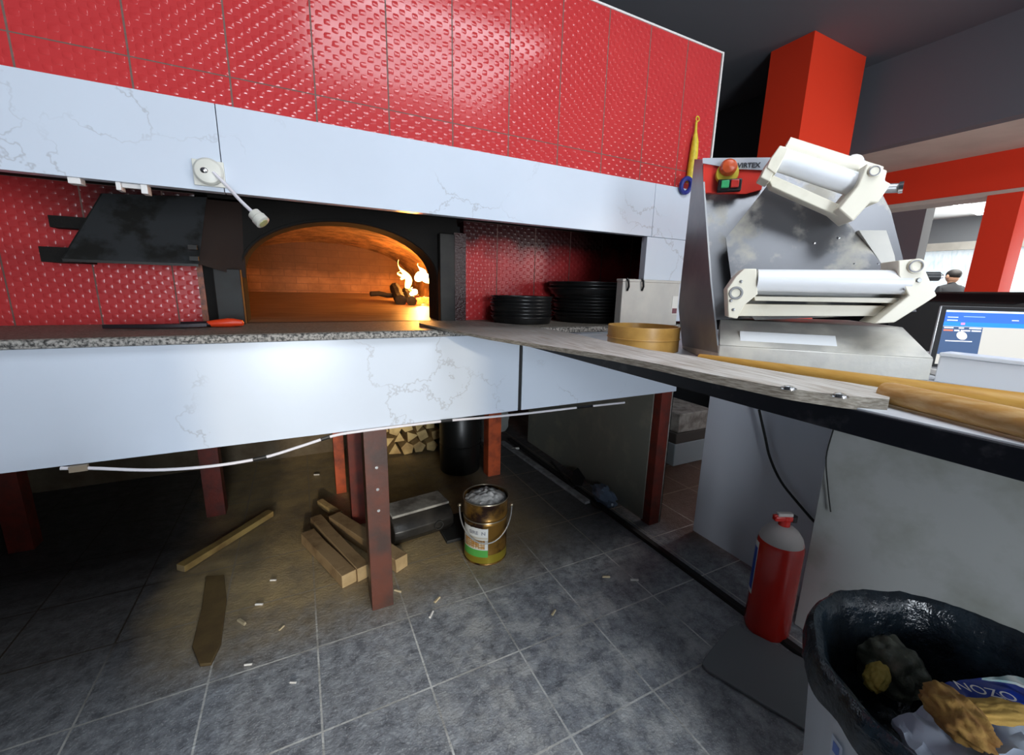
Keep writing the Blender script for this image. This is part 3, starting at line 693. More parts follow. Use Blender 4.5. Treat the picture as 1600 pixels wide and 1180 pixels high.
# control panel
def quad(pts, d, th=.002): return [MP(x, y, d) for x, y in pts]
b = B(); b.prism(quad(((1099, 255), (1099, 301), (1165, 303), (1190, 296), (1196, 262)), .195), my*.02)
lab(obj('control_panel', b, M_LABR, ma), 'red control panel')
b = B(); b.prism(quad(((1098, 247), (1098, 255), (1150, 264), (1200, 266), (1204, 246)), .190), my*.02)
nst = lab(obj('name_strip', b, M_LABS, ma), 'silver strip with the maker name')
cpt = MP(1170, 258.5, .1885)
text('maker_name', 'VIRTEX', .017, M_DGREY, nst, lambda u, v: cpt+mx*u+V((0, 0, v-.05*u)), bold=.0006)
kc = MP(1137, 264, .185); kr = MP(1134, 281, .185)
b = B(); b.lathe(kc, [(.022, 0), (.022, .018), (.016, .028), (.0001, .032)], 24, -my); obj('knob', b, M_ORB, ma)
lab(obj('knob_collar', B().lathe(kc+V((0, 0, -.012)), [(.030, -.004), (.028, .010), (.02, .012)], 24, -my), mat('yellow disc', (.62, .52, .05), .4), ma), 'yellow disc behind the red knob')
q = MP(1139, 291, .185)
b = B(); b.obox(q-my*.006, mx, my, (0, 0, 1), .030, .010, .016); obj('switch_box', b, M_BLACK, ma, .003)
obj('green_button', B().obox(q-mx*.012-my*.018+V((0, 0, .002)), mx, my, (0, 0, 1), .010, .004, .010), M_GREENB, ma, .002)
obj('red_button', B().obox(q+mx*.012-my*.018+V((0, 0, .002)), mx, my, (0, 0, 1), .010, .004, .010), M_REDB, ma, .002)
# chute plate
b = B(); ch = [MP(x, y, d) for x, y, d in ((1205, 282, .13), (1160, 340, .12), (1134, 372, .11), (1147, 470, .05), (1180, 500, .03), (1400, 492, .03), (1388, 425, .08), (1352, 380, .11), (1310, 330, .13))]
b.prism(ch, my*.006); lab(obj('dough_chute', b, M_STEEL, ma), 'many sided steel plate the dough slides down')
b = B(); b.prism([MP(x, y, .10) for x, y in ((1342, 360), (1385, 360), (1398, 400), (1400, 416), (1380, 416))], my*.02)
lab(obj('flour_flap', b, M_BOXW, ma), 'pale floury flap')
b = B()
for x, y in ((1156, 430), (1310, 372), (1371, 413), (1334, 413), (1272, 380), (1196, 288)): obj('plate_screw', B().lathe(MP(x, y, .09), [(.004, 0), (.003, .003), (.0001, .004)], 10, -my), M_CHROME, ma)
# lower roller unit
Lr0, Lr1 = MP(1180, 440, .0), MP(1414, 440, .0); rr_ = .0265
zc = MP(1290, 440, 0).z
la, lb_ = (Lr0-mo).dot(mx), (Lr1-mo).dot(mx); zc0 = zc-TZ
obj('lower_roller', B().tube([ML(la, -.01, zc0), ML(lb_, -.01, zc0)], .0265, 32), M_ROLL, ma)
obj('lower_roller_back', B().tube([ML(la, .045, zc0-.012), ML(lb_, .045, zc0-.012)], .024, 24), M_ROLL, ma)
b = B(); b.prism([MP(x, y, .0) for x, y in ((1170, 466), (1376, 492), (1390, 470), (1180, 462))], my*.03); 
q = [MP(1178, 463, -.012), MP(1412, 466, -.012), MP(1410, 474, -.012), MP(1180, 470, -.012)]
obj('roller_tray', B().prism(q, my*.05), M_IVORY, ma, .001)
q = [MP(1162, 475, .004), MP(1385, 478, .004), MP(1368, 494, .004), MP(1150, 494, .004)]
lab(obj('scraper_rail', B().prism(q, my*.03), M_IVORY, ma, .001), 'floury ivory rail under the lower rollers')
q = [MP(x, y, -.03) for x, y in ((1163, 420), (1182, 420), (1184, 460), (1164, 476), (1152, 498), (1138, 496), (1136, 452), (1150, 432))]
obj('left_bracket', B().prism(q, my*.075), M_IVORY, ma, .002)
b = B(); b.torus(MP(1150, 458, -.031), .013, .003, my, 20, 6)
for x, y in ((1158, 440), (1146, 484), (1142, 470)): b.lathe(MP(x, y, -.030), [(.004, 0), (.003, .003), (.0001, .004)], 10, -my)
obj('bracket_fittings', b, M_STEELD, ma)
q = [MP(x, y, -.035) for x, y in ((1404, 407), (1438, 404), (1464, 462), (1446, 474), (1398, 504), (1366, 506), (1420, 462), (1404, 430))]
obj('right_bracket', B().prism(q, my*.085), M_IVORY, ma, .002)
b = B(); b.lathe(MP(1432, 416, -.036), [(.016, 0), (.015, .004), (.009, .005), (.008, .002), (.0001, .002)], 24, -my); bcap = obj('bracket_cap', b, M_IVORY, ma)
obj('cap_ring', B().torus(MP(1432, 416, -.0405), .0115, .0015, my, 24, 6), M_GREYP, bcap)
b = B(); b.lathe(MP(1436, 438, -.036), [(.005, 0), (.004, .003), (.0001, .003)], 12, -my); b.lathe(MP(1413, 452, -.036), [(.003, 0), (.0001, .003)], 12, -my); obj('bracket_screw', b, M_STEELD, ma)
q = MP(1456, 432, .02); obj('side_knob', B().tube([q-mx*.02, q+mx*.012], .010, 16), M_BLACK, ma); obj('side_knob_cap', B().ball(q+mx*.013-my*.003, .006), M_CHROME, ma)
# upper roller unit (tilted)
U0, U1 = MP(1210, 247, .05), MP(1345, 292, .05); du = (U1-U0).normalized(); nu = du.cross(my).normalized()
obj('upper_roller', B().tube([U0+du*.01, U1+du*.02], .0255, 32), M_ROLL, ma)
obj('upper_roller_back', B().tube([U0+du*.01+nu*.035+my*.02, U1+du*.02+nu*.035+my*.02], .022, 24), M_IVORY, ma)
q = [MP(x, y, .03) for x, y in ((1198, 262), (1228, 284), (1320, 326), (1316, 340), (1212, 294))]
obj('upper_rail', B().prism([MP(1196, 268, .04), MP(1318, 322, .04), MP(1310, 338, .04), MP(1206, 292, .04)], my*.04), M_IVORY, ma, .002)
q = [MP(x, y, .015) for x, y in ((1219, 227), (1233, 231), (1212, 272), (1198, 262), (1204, 248))]
obj('upper_left_bracket', B().prism(q, my*.09), M_IVORY, ma, .002)
q = [MP(x, y, .018) for x, y in ((1198, 258), (1212, 264), (1203, 284), (1188, 277))]
obj('bracket_foot', B().prism(q, my*.06), M_IVORY, ma, .002)
q = [MP(x, y, .005) for x, y in ((1355, 255), (1387, 266), (1383, 282), (1393, 287), (1372, 317), (1360, 316), (1333, 346), (1310, 326), (1340, 290))]
obj('upper_right_bracket', B().prism(q, my*.09), M_IVORY, ma, .003)
b = B(); b.lathe(MP(1367, 267, .004), [(.013, 0), (.012, .003), (.007, .004), (.0001, .003)], 24, -my); bcap = obj('bracket_cap', b, M_IVORY, ma)
obj('cap_ring', B().torus(MP(1367, 267, .0), .0095, .0013, my, 24, 6), M_GREYP, bcap)
q = MP(1400, 294, .04); obj('side_knob', B().tube([q-mx*.022, q+mx*.006], .010, 16), M_STEELD, ma)
obj('side_knob_cap', B().tube([q+mx*.004-my*.003, q+mx*.011-my*.006], .0125, 16), M_CHROME, ma)
for x, y, m_ in ((1308, 253, mat('pale blue dial', (.35, .55, .62), .4)), (1335, 253, M_TRIM)):
    q = MP(x, y, .12); obj('top_dial', B().lathe(q, [(.016, 0), (.016, .008), (.012, .010), (.0001, .010)], 24, -my+V((0, 0, .6))), m_, ma)
q = [MP(x, y, .13) for x, y in ((1322, 262), (1340, 262), (1330, 288), (1312, 282))]
obj('link_plate', B().prism(q, my*.01), M_STEEL2, ma)

# wooden hoop of a flour sieve in front of the machine
hc = PZ(1003, 541, TZ); 
hr = .092; hq = PW(1003, 540, 1.36); hcx = V((hq.x, hq.y, 0))
sv = thing('flour_sieve', (hcx.x, hcx.y, TZ), 'round flour sieve with a golden bent wood hoop beside the machine', 'sieve')
hz0 = TZ+.0005; r_ = (PW(1062, 530, 1.30)-PW(945, 530, 1.30)).length/2*.96
ztop = PW(1003, 511, 1.30).z
obj('hoop', B().lathe((hcx.x, hcx.y, hz0), [(r_, 0), (r_, ztop-hz0), (r_-.006, ztop-hz0), (r_-.006, 0)], 56, cap=False).lathe((hcx.x, hcx.y, hz0), [(r_-.006, 0), (r_, 0)], 56, cap=False), M_SIEVE, sv)
obj('mesh', B().lathe((hcx.x, hcx.y, hz0+.004), [(.0001, 0), (r_-.006, 0), (r_-.006, .001), (.0001, .001)], 40, cap=False), mat('fine steel mesh', (.35, .35, .36), .5, .5), sv)
a_ = (-(V((1, 0, 0)))).to_2d()
b = B(); b.torus((hcx.x, hcx.y, hz0+(ztop-hz0)*.5), r_+.001, .0018, (0, 0, 1), 48, 6); obj('seam_band', b, M_SIEVE, sv)

# peels (long boards with poles) lying on the edge of the counter
def TP(x, y, lift=0):                       # top plane of the board, rising gently onto the granite
    return pln(x, y, (0, -.018, 1), 1.1435+lift)
plp = thing('baking_peel', (.88, -.1, TZ), 'long grey board peel with a thick round pole lying along the black counter edge', 'peel')
low = [(655, 505), (700, 515), (760, 526), (820, 535), (880, 544), (960, 556), (1030, 569), (1100, 583), (1160, 594), (1230, 607), (1310, 617), (1390, 624)]
upp = [(655, 501), (700, 501), (760, 503), (815, 508), (862, 515), (905, 523), (950, 534), (1010, 546), (1080, 556), (1160, 571), (1230, 583), (1290, 592), (1340, 600), (1390, 608)]
def resample(P, n):
    P = [V((x, y)) for x, y in P]; out = []
    for i in range(n):
        X = 655+(1390-655)*i/(n-1)
        for a_, b_ in zip(P, P[1:]):
            if a_.x <= X <= b_.x: out.append((X, a_.y+(b_.y-a_.y)*(X-a_.x)/max(b_.x-a_.x, 1e-6))); break
    return out
NS = 40; lo_, up_ = resample(low, NS), resample(upp, NS)
rings_c, rings_p = [], []
for i in range(NS):
    t = i/(NS-1); th = .007+.017*t
    a_, b_ = TP(*lo_[i]), TP(*up_[i])
    rg = [a_, a_.lerp(b_, .33), a_.lerp(b_, .66), b_, b_-V((0, 0, th)), a_-V((0, 0, th))]
    rings_p.append(rg)
bl_ = lab(obj('blade', B().rings(rings_p), [M_PEEL, mat('dark worn board edge', (.15, .125, .095), .7, col2=(.32, .29, .24), nscale=18, stretch=(6, 2, 20))], plp), 'long board, floury at the pole and charred dark towards the tip')
for f in bl_.data.polygons:
    if abs(f.normal.z) < .5: f.material_index = 1
for x, y in ((1232, 607), (1312, 619)):
    q = TP(x, y); obj('bolt', B().lathe(q, [(.009, 0), (.009, .004), (.0001, .006)], 6).lathe(q, [(.013, -.001), (.013, .001)], 16), M_CHROME, plp)
pe = TP(1392, 617); pd = PZ(1600, 662, TZ+.022); dr = (pd-V((pe.x, pe.y, TZ+.022))).normalized()
s0 = V((pe.x, pe.y, TZ+.0215))
lab(obj('pole', B().tube([s0-dr*.012, s0, s0+dr*.2, s0+dr*.9], [.017, .0190, .0195, .0195], 20), M_POLE, plp), 'thick round wooden pole')
p2 = thing('peel_pole', (1.0, -.3, TZ), 'second honey coloured wooden peel pole lying between the grey board and the machine', 'peel')
s0 = V((.93, .03, TZ+.017)); q0 = PZ(1110, 562, TZ+.016); q1 = PZ(1600, 634, TZ+.02)
dr = (q1-q0).normalized(); dr.z = 0
obj('pole', B().tube([q0-dr*.03, q0, q1, q1+dr*.6], [.011, .012, .0205, .0205], 20), M_POLE2, p2)

# upstand, laptop, cabinet
A_ = FRr+mx*.008; Bp = PZ(1600, 618, TZ)
A_ = V((A_.x, A_.y, TZ)); dA = (Bp-A_).normalized(); nA = V((-dA.y, dA.x, 0))
if nA.x < 0: nA = -nA
up = thing('counter_upstand', A_, 'low white upstand ledge on the counter in front of the laptop', 'ledge')
c0, c1_ = A_, A_+dA*.8
obj('ledge_body', B().hexa([c0, c1_, c1_+nA*.045, c0+nA*.045]+[p+V((0, 0, .058)) for p in (c0, c1_, c1_+nA*.045, c0+nA*.045)]), M_LEDGE, up, .002)
obj('ledge_cap', B().hexa([p+V((0, 0, .0585)) for p in (c0-nA*.004, c1_-nA*.004, c1_+nA*.05, c0+nA*.05)]+[p+V((0, 0, .067)) for p in (c0-nA*.004, c1_-nA*.004, c1_+nA*.05, c0+nA*.05)]), M_LEDGE, up, .002)
W = 1.06
TLs, BLs = PW(1470, 477, W+.03), PW(1452, 556, W-.02)
lx = (PW(1600, 485, W-.005)-TLs); lx.z = 0; lx.normalize(); BL0 = BLs+(BLs-TLs)*((BLs.z-(TZ+.014))/(TLs.z-BLs.z))
upv = (TLs-BL0); LH = upv.length; upv.normalize(); LWd = .31; ln = lx.cross(upv).normalized()
if ln.dot(CC-TLs) < 0: ln = -ln
lap = thing('laptop', (BL0.x+.12, BL0.y, TZ), 'open laptop showing a blue web page, behind the white ledge', 'laptop')
def LP(u, v, o_=0): return BL0+lx*u+upv*v+ln*o_
def sheet(u0, u1, v0, v1, o0, o1): return B().hexa([LP(u0, v0, o0), LP(u1, v0, o0), LP(u1, v0, o1), LP(u0, v0, o1), LP(u0, v1, o0), LP(u1, v1, o0), LP(u1, v1, o1), LP(u0, v1, o1)])
obj('screen_lid', sheet(0, LWd, 0, LH, -.006, 0), mat('silver rim', (.45, .45, .46), .3, .6), lap, .004)
obj('bezel', sheet(.003, LWd-.003, .004, LH-.003, 0, .0012), M_BLACK, lap)
mg = .014; S = LH-.020
SCRP = [lap]
def scr(name, u0, u1, v0, v1, col, s_, k=1, lb=None):
    o = obj(name, sheet(mg+u0*(LWd-2*mg), mg+u1*(LWd-2*mg), .012+v0*(S-.006), .012+v1*(S-.006), .0012, .0012+.0003*k), emis(name.replace('_', ' '), col, s_), SCRP[0])
    if lb: lab(o, lb)
    return o
SCRP[0] = scr('screen', 0, 1, 0, 1, (.42, .40, .36), .8)
scr('page_header', 0, 1, .78, .965, (.02, .10, .62), 1.0, 2); scr('page_menu', 0, 1, .70, .78, (.01, .17, .75), 1.0, 2)
scr('browser_bar', 0, 1, .965, 1, (.5, .62, .75), 1.0, 2)
scr('profile_card', .0, .30, .18, .69, (.03, .06, .13), 1.0, 2)
for i, (u0, u1, v0, v1, c_) in enumerate(((.01, .08, .66, .68, (.7, .7, .7)), (.12, .16, .66, .68, (.7, .7, .7)), (.2, .29, .66, .68, (.8, .8, .8)), (.01, .08, .61, .635, (.8, .15, .08)), (.09, .13, .61, .635, (.6, .6, .7)), (.14, .21, .61, .635, (.6, .6, .7)),
     (.22, .29, .61, .635, (.6, .6, .7)), (.04, .24, .42, .435, (.7, .7, .75)), (.02, .10, .86, .875, (.5, .6, .9)), (.14, .30, .88, .89, (.3, .45, .85)), (.5, .55, .83, .845, (.6, .6, .9)), (.02, .1, .80, .82, (.5, .6, .9)), (.13, .16, .73, .77, (.6, .2, .5)), (.72, .86, .50, .51, (.35, .33, .32)), (.76, .84, .56, .60, (.40, .35, .34)))):
    scr('page_line', u0, u1, v0, v1, c_, .9, 3)
q = LP(mg+.155*(LWd-2*mg), .012+.53*(S-.006), .0022); obj('page_badge', B().lathe(q, [(.011, 0), (.0001, .0003)], 24, ln), emis('page badge', (.8, .74, .66), .9), SCRP[0])
hv = V((ln.x, ln.y, 0)).normalized()
b = B(); pb = [BL0, BL0+lx*LWd, BL0+lx*LWd+hv*.19, BL0+hv*.19]; pb = [V((p.x, p.y, TZ+.001)) for p in pb]
obj('keyboard_base', B().prism([p-hv*.13+hv*.13 for p in pb], (0, 0, .013)), M_TRIM, lap, .002)
# black rounded cabinet behind
cbw = 1.75; e0 = PW(1395, 470, cbw); e1 = PW(1575, 474, cbw); zc1 = PW(1500, 473, cbw).z
bc = thing('black_cabinet', ((e0.x+e1.x)/2+.1, (e0.y+e1.y)/2, 0), 'tall black cabinet with a rounded top corner standing behind the laptop', 'cabinet')
d = (e1-e0); d.z = 0; d.normalize(); nn = V((-d.y, d.x, 0)); nn = nn if nn.dot(H) > 0 else -nn
e0 = V((e0.x, e0.y, 0))
prof = [(0, 0), (1.1, 0), (1.1, zc1+.05), (.62, zc1+.05), (.585, zc1+.035), (.55, zc1+.01), (.50, zc1), (.03, zc1+.004), (0, zc1-.02)]
obj('body', B().prism([e0+d*u+V((0, 0, z_)) for u, z_ in prof], nn*.45), mat('matt black lacquer', (.003, .003, .004), .6, spec=.12), bc, .004)
obj('plinth', B().prism([e0+d*u+V((0, 0, z_))+nn*.02 for u, z_ in ((.01, 0), (1.09, 0), (1.09, .05), (.01, .05))], -nn*.024), M_BARB, bc)

# ================================================================== FLOOR OBJECTS
# ash bucket
bc_ = V((.775, .92, 0)); 
bk_ = thing('ash_bucket', bc_, 'rusty golden tin bucket with a torn paper label, heaped with pale ash', 'bucket')
rb = .105; hb = .315
prof = [(.0001, .004), (rb-.004, .004), (rb, 0), (rb+.002, .004), (rb, .010), (rb, .20), (rb+.003, .206), (rb+.003, .212), (rb, .218), (rb, .228), (rb+.003, .234), (rb+.001, .240), (rb+.003, hb-.012), (rb+.007, hb-.006), (rb+.006, hb), (rb, hb-.002), (rb-.002, .02), (.0001, .02)]
obj('tin_body', B().lathe(bc_, prof, 56, cap=False), M_TIN, bk_)
lab(obj('yellow_foot', B().lathe(bc_, [(rb+.0008, .011), (rb+.0012, .055)], 56, cap=False), M_TINY, bk_), 'shiny yellow gold band at the foot')
obj('rim', B().torus(bc_+V((0, 0, hb)), rb+.004, .0035, (0, 0, 1), 56, 8).torus(bc_+V((0, 0, .222)), rb+.002, .003, (0, 0, 1), 56, 8), M_TINW, bk_)
tocam = math.atan2(CC.y-bc_.y, CC.x-bc_.x)
def wrapc(u, z_, r): a = tocam+u; return bc_+V((math.cos(a)*r, math.sin(a)*r, z_))
def label_patch(a0, a1, z0, z1, r, n=16, tear=0):
    b = B(); b.rings([[wrapc(a0+(a1-a0)*i/n, z0, r), wrapc(a0+(a1-a0)*i/n, z1+tear*noise.noise(V((i*.7, z1, 0))), r)] for i in range(n+1)], cap=False, loop=False); return b
plab = lab(obj('paper_label', label_patch(-1.20, .12, .045, .195, rb+.0016, tear=.004), M_PAPER, bk_), 'torn white paper label')
obj('label_green', label_patch(-1.20, .12, .045, .083, rb+.0020), M_GREENL, plab)
lab(obj('label_picture', label_patch(-1.10, -.02, .088, .135, rb+.0020), mat('waffle print', (.60, .30, .07), .5, col2=(.75, .66, .45), nscale=60), plab), 'orange brown picture')
b = B()
for i in range(9):
    a = -1.06+i*.125; b.rings([[wrapc(a, .089, rb+.0024), wrapc(a, .134, rb+.0024)], [wrapc(a+.02, .089, rb+.0024), wrapc(a+.02, .134, rb+.0024)]], cap=False, loop=False)
for z_ in (.098, .108, .118, .128):
    b.rings([[wrapc(-1.09+1.06*i/12, z_, rb+.0024), wrapc(-1.09+1.06*i/12, z_+.0025, rb+.0024)] for i in range(13)], cap=False, loop=False)
obj('label_grid', b, M_BROWNP, plab)
obj('label_band', label_patch(-.75, .10, .140, .150, rb+.0021), mat('pale band', (.55, .5, .4), .5), plab)
text('label_word', 'SIRE  N', .026, M_GREYP, plab, lambda u, v: wrapc(-.38+u/rb, .170+v*.9, rb+.0028), bend=True, bold=.0008)
# handle hanging in front
P = []
for i in range(25):
    t = i/24; a = tocam+PI/2-PI*t+.0; s_ = math.sin(PI*t)
    P.append(bc_+V((math.cos(a)*(rb+.022), math.sin(a)*(rb+.022), .262-.13*s_)))
lab(obj('handle', B().tube(P, .0032, 8), mat('grey wire', (.55, .55, .53), .3, .7), bk_), 'grey wire bail handle')
obj('handle_ear', B().ball(P[0], .009).ball(P[-1], .009), M_TINW, bk_)
# ash heap
b = B(); rg = []
for j in range(14):
    t = j/13; r = (rb-.004)*(1-t)
    rg.append([bc_+V((math.cos(2*PI*k/44)*r, math.sin(2*PI*k/44)*r, hb-.016+.042*(1-(1-t)**2)**1.0*.9+.012*noise.noise(V((math.cos(2*PI*k/44)*r*55, math.sin(2*PI*k/44)*r*55, 3))))) for k in range(44)])
b.rings(rg); lab(obj('ash', b, M_ASH, bk_), 'heap of pale wood ash')

# fire extinguisher
ec = V((1.60, .005, 0)); er = .078
ex = thing('fire_extinguisher', ec, 'red fire extinguisher with a dusty grey shoulder and blue label standing by the work counter', 'extinguisher')
obj('cylinder', B().lathe(ec, [(.0001, .002), (er-.012, .002), (er-.004, 0), (er, .012), (er, .375), (er-.004, .392)], 48, cap=False), M_EXT, ex)
lab(obj('shoulder', B().lathe(ec, [(er-.004, .392), (er-.010, .412), (er-.026, .436), (.036, .448), (.024, .454), (.0001, .455)], 48, cap=False), M_EXTD, ex), 'dusty pale grey shoulder')
obj('neck', B().lathe(ec+V((0, 0, .452)), [(.020, 0), (.020, .022), (.014, .026), (.014, .04), (.0001, .042)], 20), M_EXT, ex)
vh = R0
b = B().obox(ec+V((0, 0, .482))-vh*.008, vh, H, (0, 0, 1), .034, .012, .010); b_ = B().obox(ec+V((0, 0, .497))-vh*.004, vh, H, (0, 0, 1), .028, .010, .007); obj('valve', b, M_EXT, ex, .004); obj('trigger', b_, M_EXTD, ex, .003)
lab(obj('valve_cap', B().lathe(ec+vh*.030+V((0, 0, .470)), [(.014, 0), (.014, .022), (.0001, .024)], 16), M_BLACK, ex), 'black cap at the right of the valve')
obj('lever', B().bar(ec-vh*.045+V((0, 0, .49)), ec+vh*.01+V((0, 0, .50)), .014, .008), M_EXT, ex, .002)
tc2 = math.atan2(CC.y-ec.y, CC.x-ec.x)
def wrape(u, z_, r): a = tc2+u; return ec+V((math.cos(a)*r, math.sin(a)*r, z_))
def epatch(a0, a1, z0, z1, r, n=12):
    b = B(); b.rings([[wrape(a0+(a1-a0)*i/n, z0, r), wrape(a0+(a1-a0)*i/n, z1, r)] for i in range(n+1)], cap=False, loop=False); return b
led_ = lab(obj('label_edge', epatch(-1.75, -.98, .15, .375, er+.0006), M_PAPER, ex), 'white margin of the label')
lab(obj('label_blue', epatch(-1.75, -1.03, .168, .35, er+.0010), M_LBLUE, led_), 'blue label')

# waste bin with bag
bc2 = V((1.17, -.63, 0)); 
bn_ = thing('waste_bin', bc2, 'large white ribbed waste bin lined with a black plastic bag', 'bin')
Rb, hb2 = .283, .545
rg = []
SEG = 96
for (r, z_) in ((.23, 0), (.235, .004), (Rb-.004, hb2-.03), (Rb, hb2-.025), (Rb, hb2), (Rb-.006, hb2), (Rb-.012, hb2-.02), (.225, .012)):
    rg.append([bc2+V((math.cos(2*PI*k/SEG)*(r+(.003 if k % 8 < 1 and .003 < z_ < hb2-.026 else 0)), math.sin(2*PI*k/SEG)*(r+(.003 if k % 8 < 1 else 0)), z_)) for k in range(SEG)])
obj('tub', B().rings(rg), M_BINW, bn_)
rg = []
SEG = 140
def bagp(a, r, z_, w_): 
    n1_ = noise.noise(V((math.cos(a)*4, math.sin(a)*4, z_*7)))*w_+noise.noise(V((math.cos(a)*14, math.sin(a)*14, z_*12)))*w_*.5
    return bc2+V((math.cos(a)*(r+n1_), math.sin(a)*(r+n1_), z_+n1_*.5))
for i, (r, z_, w_) in enumerate(((Rb+.012, hb2-.062, .006), (Rb+.014, hb2-.04, .008), (Rb+.013, hb2-.015, .008), (Rb+.010, hb2+.006, .006), (Rb+.002, hb2+.014, .006), (Rb-.012, hb2+.006, .008), (Rb-.024, hb2-.02, .010), (Rb-.036, hb2-.07, .014), (Rb-.045, hb2-.13, .018), (Rb-.06, hb2-.20, .02), (Rb-.09, hb2-.26, .02), (.10, hb2-.30, .02), (.001, hb2-.31, 0))):
    rg.append([bagp(2*PI*k/SEG, r, z_+(.055*noise.noise(V((math.cos(2*PI*k/SEG)*3, math.sin(2*PI*k/SEG)*3, 2))) if i < 2 else 0), w_) for k in range(SEG)])
b = B(); b.rings(rg, cap=False); lab(obj('bin_bag', b, M_BAG, bn_), 'shiny black plastic bag folded over the rim')
q = pln(1297, 1080, (H.x, H.y, 0), 0) if False else None
ang = math.atan2(-.40+.63, .93-1.17)
ang = tb = math.atan2(CC.y-bc2.y, CC.x-bc2.x)-.62
def wrb(u, z_, r): a = ang+u; rr2 = .235+(Rb-.004-.235)*z_/(hb2-.03)+r; return bc2+V((math.cos(a)*rr2, math.sin(a)*rr2, z_))
b = B(); b.rings([[wrb(-.05+.10*i/6, .36, .005), wrb(-.05+.10*i/6, .435, .005)] for i in range(7)], cap=False, loop=False)
bst = lab(obj('bin_sticker', b, mat('pale blue sticker', (.55, .63, .75), .4), bn_), 'pale sticker with a blue spot')
b = B(); b.rings([[wrb(-.03+.06*i/6, .40, .0056), wrb(-.03+.06*i/6, .425, .0056)] for i in range(7)], cap=False, loop=False)
obj('sticker_mark', b, mat('blue spot', (.12, .22, .6), .4), bst)
# rubbish in the bin
def blob(name, px, py, z_, r, sc, m, lb, cat, nz=.35, rz_=0, tilt=0):
    p = PZ(px, py, z_); b = B(); b.ball((0, 0, 0), r, sc, 56, 32, nz*.5, 11)
    for v in b.bm.verts: v.co = Matrix.Translation(p) @ Matrix.Rotation(rz_, 4, 'Z') @ Matrix.Rotation(tilt, 4, 'Y') @ v.co
    return tag(obj(name, b, m, sharp=170), lb, cat)
def slab(name, pts, z_, th, m, lb, cat, sag=.02, parent=None):
    P = [PZ(x, y, z_ if not isinstance(z_, (list, tuple)) else z_[i]) for i, (x, y) in enumerate(pts)]
    b = B(); b.prism(P, (0, 0, -th)); bmesh.ops.triangulate(b.bm, faces=b.bm.faces[:])
    bmesh.ops.subdivide_edges(b.bm, edges=b.bm.edges[:], cuts=7, use_grid_fill=True)
    for v in b.bm.verts: v.co.z += sag*noise.noise(v.co*13); v.co.x += sag*.3*noise.noise(v.co*17); v.co.z += sag*.45*noise.noise(v.co*42)
    o = obj(name, b, m, parent, flip=True); return tag(o, lb, cat) if parent is None else lab(o, lb)
RZ = .50
slab('crumpled_wrapper', [(1395, 1120), (1440, 1100), (1510, 1080), (1600, 1085), (1680, 1110), (1640, 1165), (1560, 1185), (1480, 1210), (1425, 1160)], [RZ-.035, RZ-.01, RZ, RZ, RZ, RZ, RZ+.01, RZ+.005, RZ-.02], .03, M_WRAP, 'crumpled pale blue white wrapper on top of the rubbish', 'wrapper', .035)
pkg = thing('food_packet', PZ(1540, 1085, RZ+.03), 'dark blue printed packet lying in the bin behind the bread', 'packet')
pkt = slab('packet', [(1455, 1073), (1500, 1062), (1560, 1058), (1640, 1075), (1670, 1110), (1600, 1100), (1560, 1104), (1500, 1090)], RZ+.022, .018, M_FOILB, 'blue packet', 'x', .012, parent=pkg)
tp = PZ(1540, 1081, RZ+.0335); tpx = (PZ(1590, 1092, RZ+.0335)-tp).normalized(); tpy = V((-tpx.y, tpx.x, 0))
text('packet_lettering', 'NOZO', .032, M_TRIM, pkt, lambda u, v: tp+tpx*u+tpy*v*.9)
slab('carton_flap', [(1535, 1058), (1640, 1056), (1690, 1070), (1640, 1078)], RZ+.045, .006, mat('teal and white card', (.5, .52, .5), .5, col2=(.05, .25, .28), nscale=14), 'teal and white carton edge at the back of the blue packet', 'carton', .01)
blob('bread_crust', 1495, 1118, RZ+.035, .055, (1.15, .75, .5), M_BREAD, 'torn brown bread crust on the pale wrapper', 'bread', .5, .9)
blob('bread_slice', 1560, 1112, RZ+.040, .052, (1.3, .5, .22), mat('golden crust', (.55, .34, .08), .8, bump=.003), 'golden strip of bread to the right of the brown crust', 'bread', .4, -.45)
blob('food_scrap', 1370, 1058, RZ-.06, .05, (1.0, .45, .4), M_YELR, 'ochre yellow food scrap inside the left of the bin', 'food scrap', .4, .2)
blob('foil_wrapper', 1385, 1040, RZ-.10, .085, (.7, .9, .8), M_GBAG, 'crinkled grey green wrapper behind the ochre scrap', 'wrapper', .5)
# grey board lying on the floor by the bin
g = [PZ(x, y, .012) for x, y in ((1097, 1037), (1102, 1026), (1140, 980), (1150, 976))]+[V((1.60, -.22, .012)), V((1.62, -.34, .012)), PZ(1262, 1142, .012), PZ(1105, 1047, .012)]
tag(obj('grey_board', B().prism(g, (0, 0, -.010)), M_PLATE, None, .002), 'flat slate grey board lying on the floor beside the waste bin', 'board')

# sawn timber under the counter
def block(p, q, w_, h_, lb, name='timber_block', cat='wood', group='sawn blocks beside the near leg', m=M_BLOCK):
    p, q = V(p), V(q); b = B(); b.bar(p, q, w_, h_); bmesh.ops.subdivide_edges(b.bm, edges=b.bm.edges[:], cuts=2, use_grid_fill=True)
    for v in b.bm.verts: v.co += V((noise.noise(v.co*9), noise.noise(v.co*11+V((5, 0, 0))), noise.noise(v.co*7)*.5))*.006
    zmin = min(v.co.z for v in b.bm.verts)
    if zmin < .001:
        for v in b.bm.verts: v.co.z += .001-zmin
    o = obj(name, b, m, None, .0015); d_ = (q-p).normalized()
    o.data.materials.append(M_BLOCKE)
    for f in o.data.polygons:
        if abs(f.normal.dot(d_)) > .8: f.material_index = 1
    return tag(o, lb, cat, group)
block(PZ(481, 838, .03), PZ(546, 905, .03), .062, .058, 'leftmost sawn timber block, stained, lying on the floor')
block(PZ(493, 815, .032)+V((.0, .0, .0)), PZ(568, 896, .032), .056, .064, 'middle sawn timber block leaning towards the near leg')
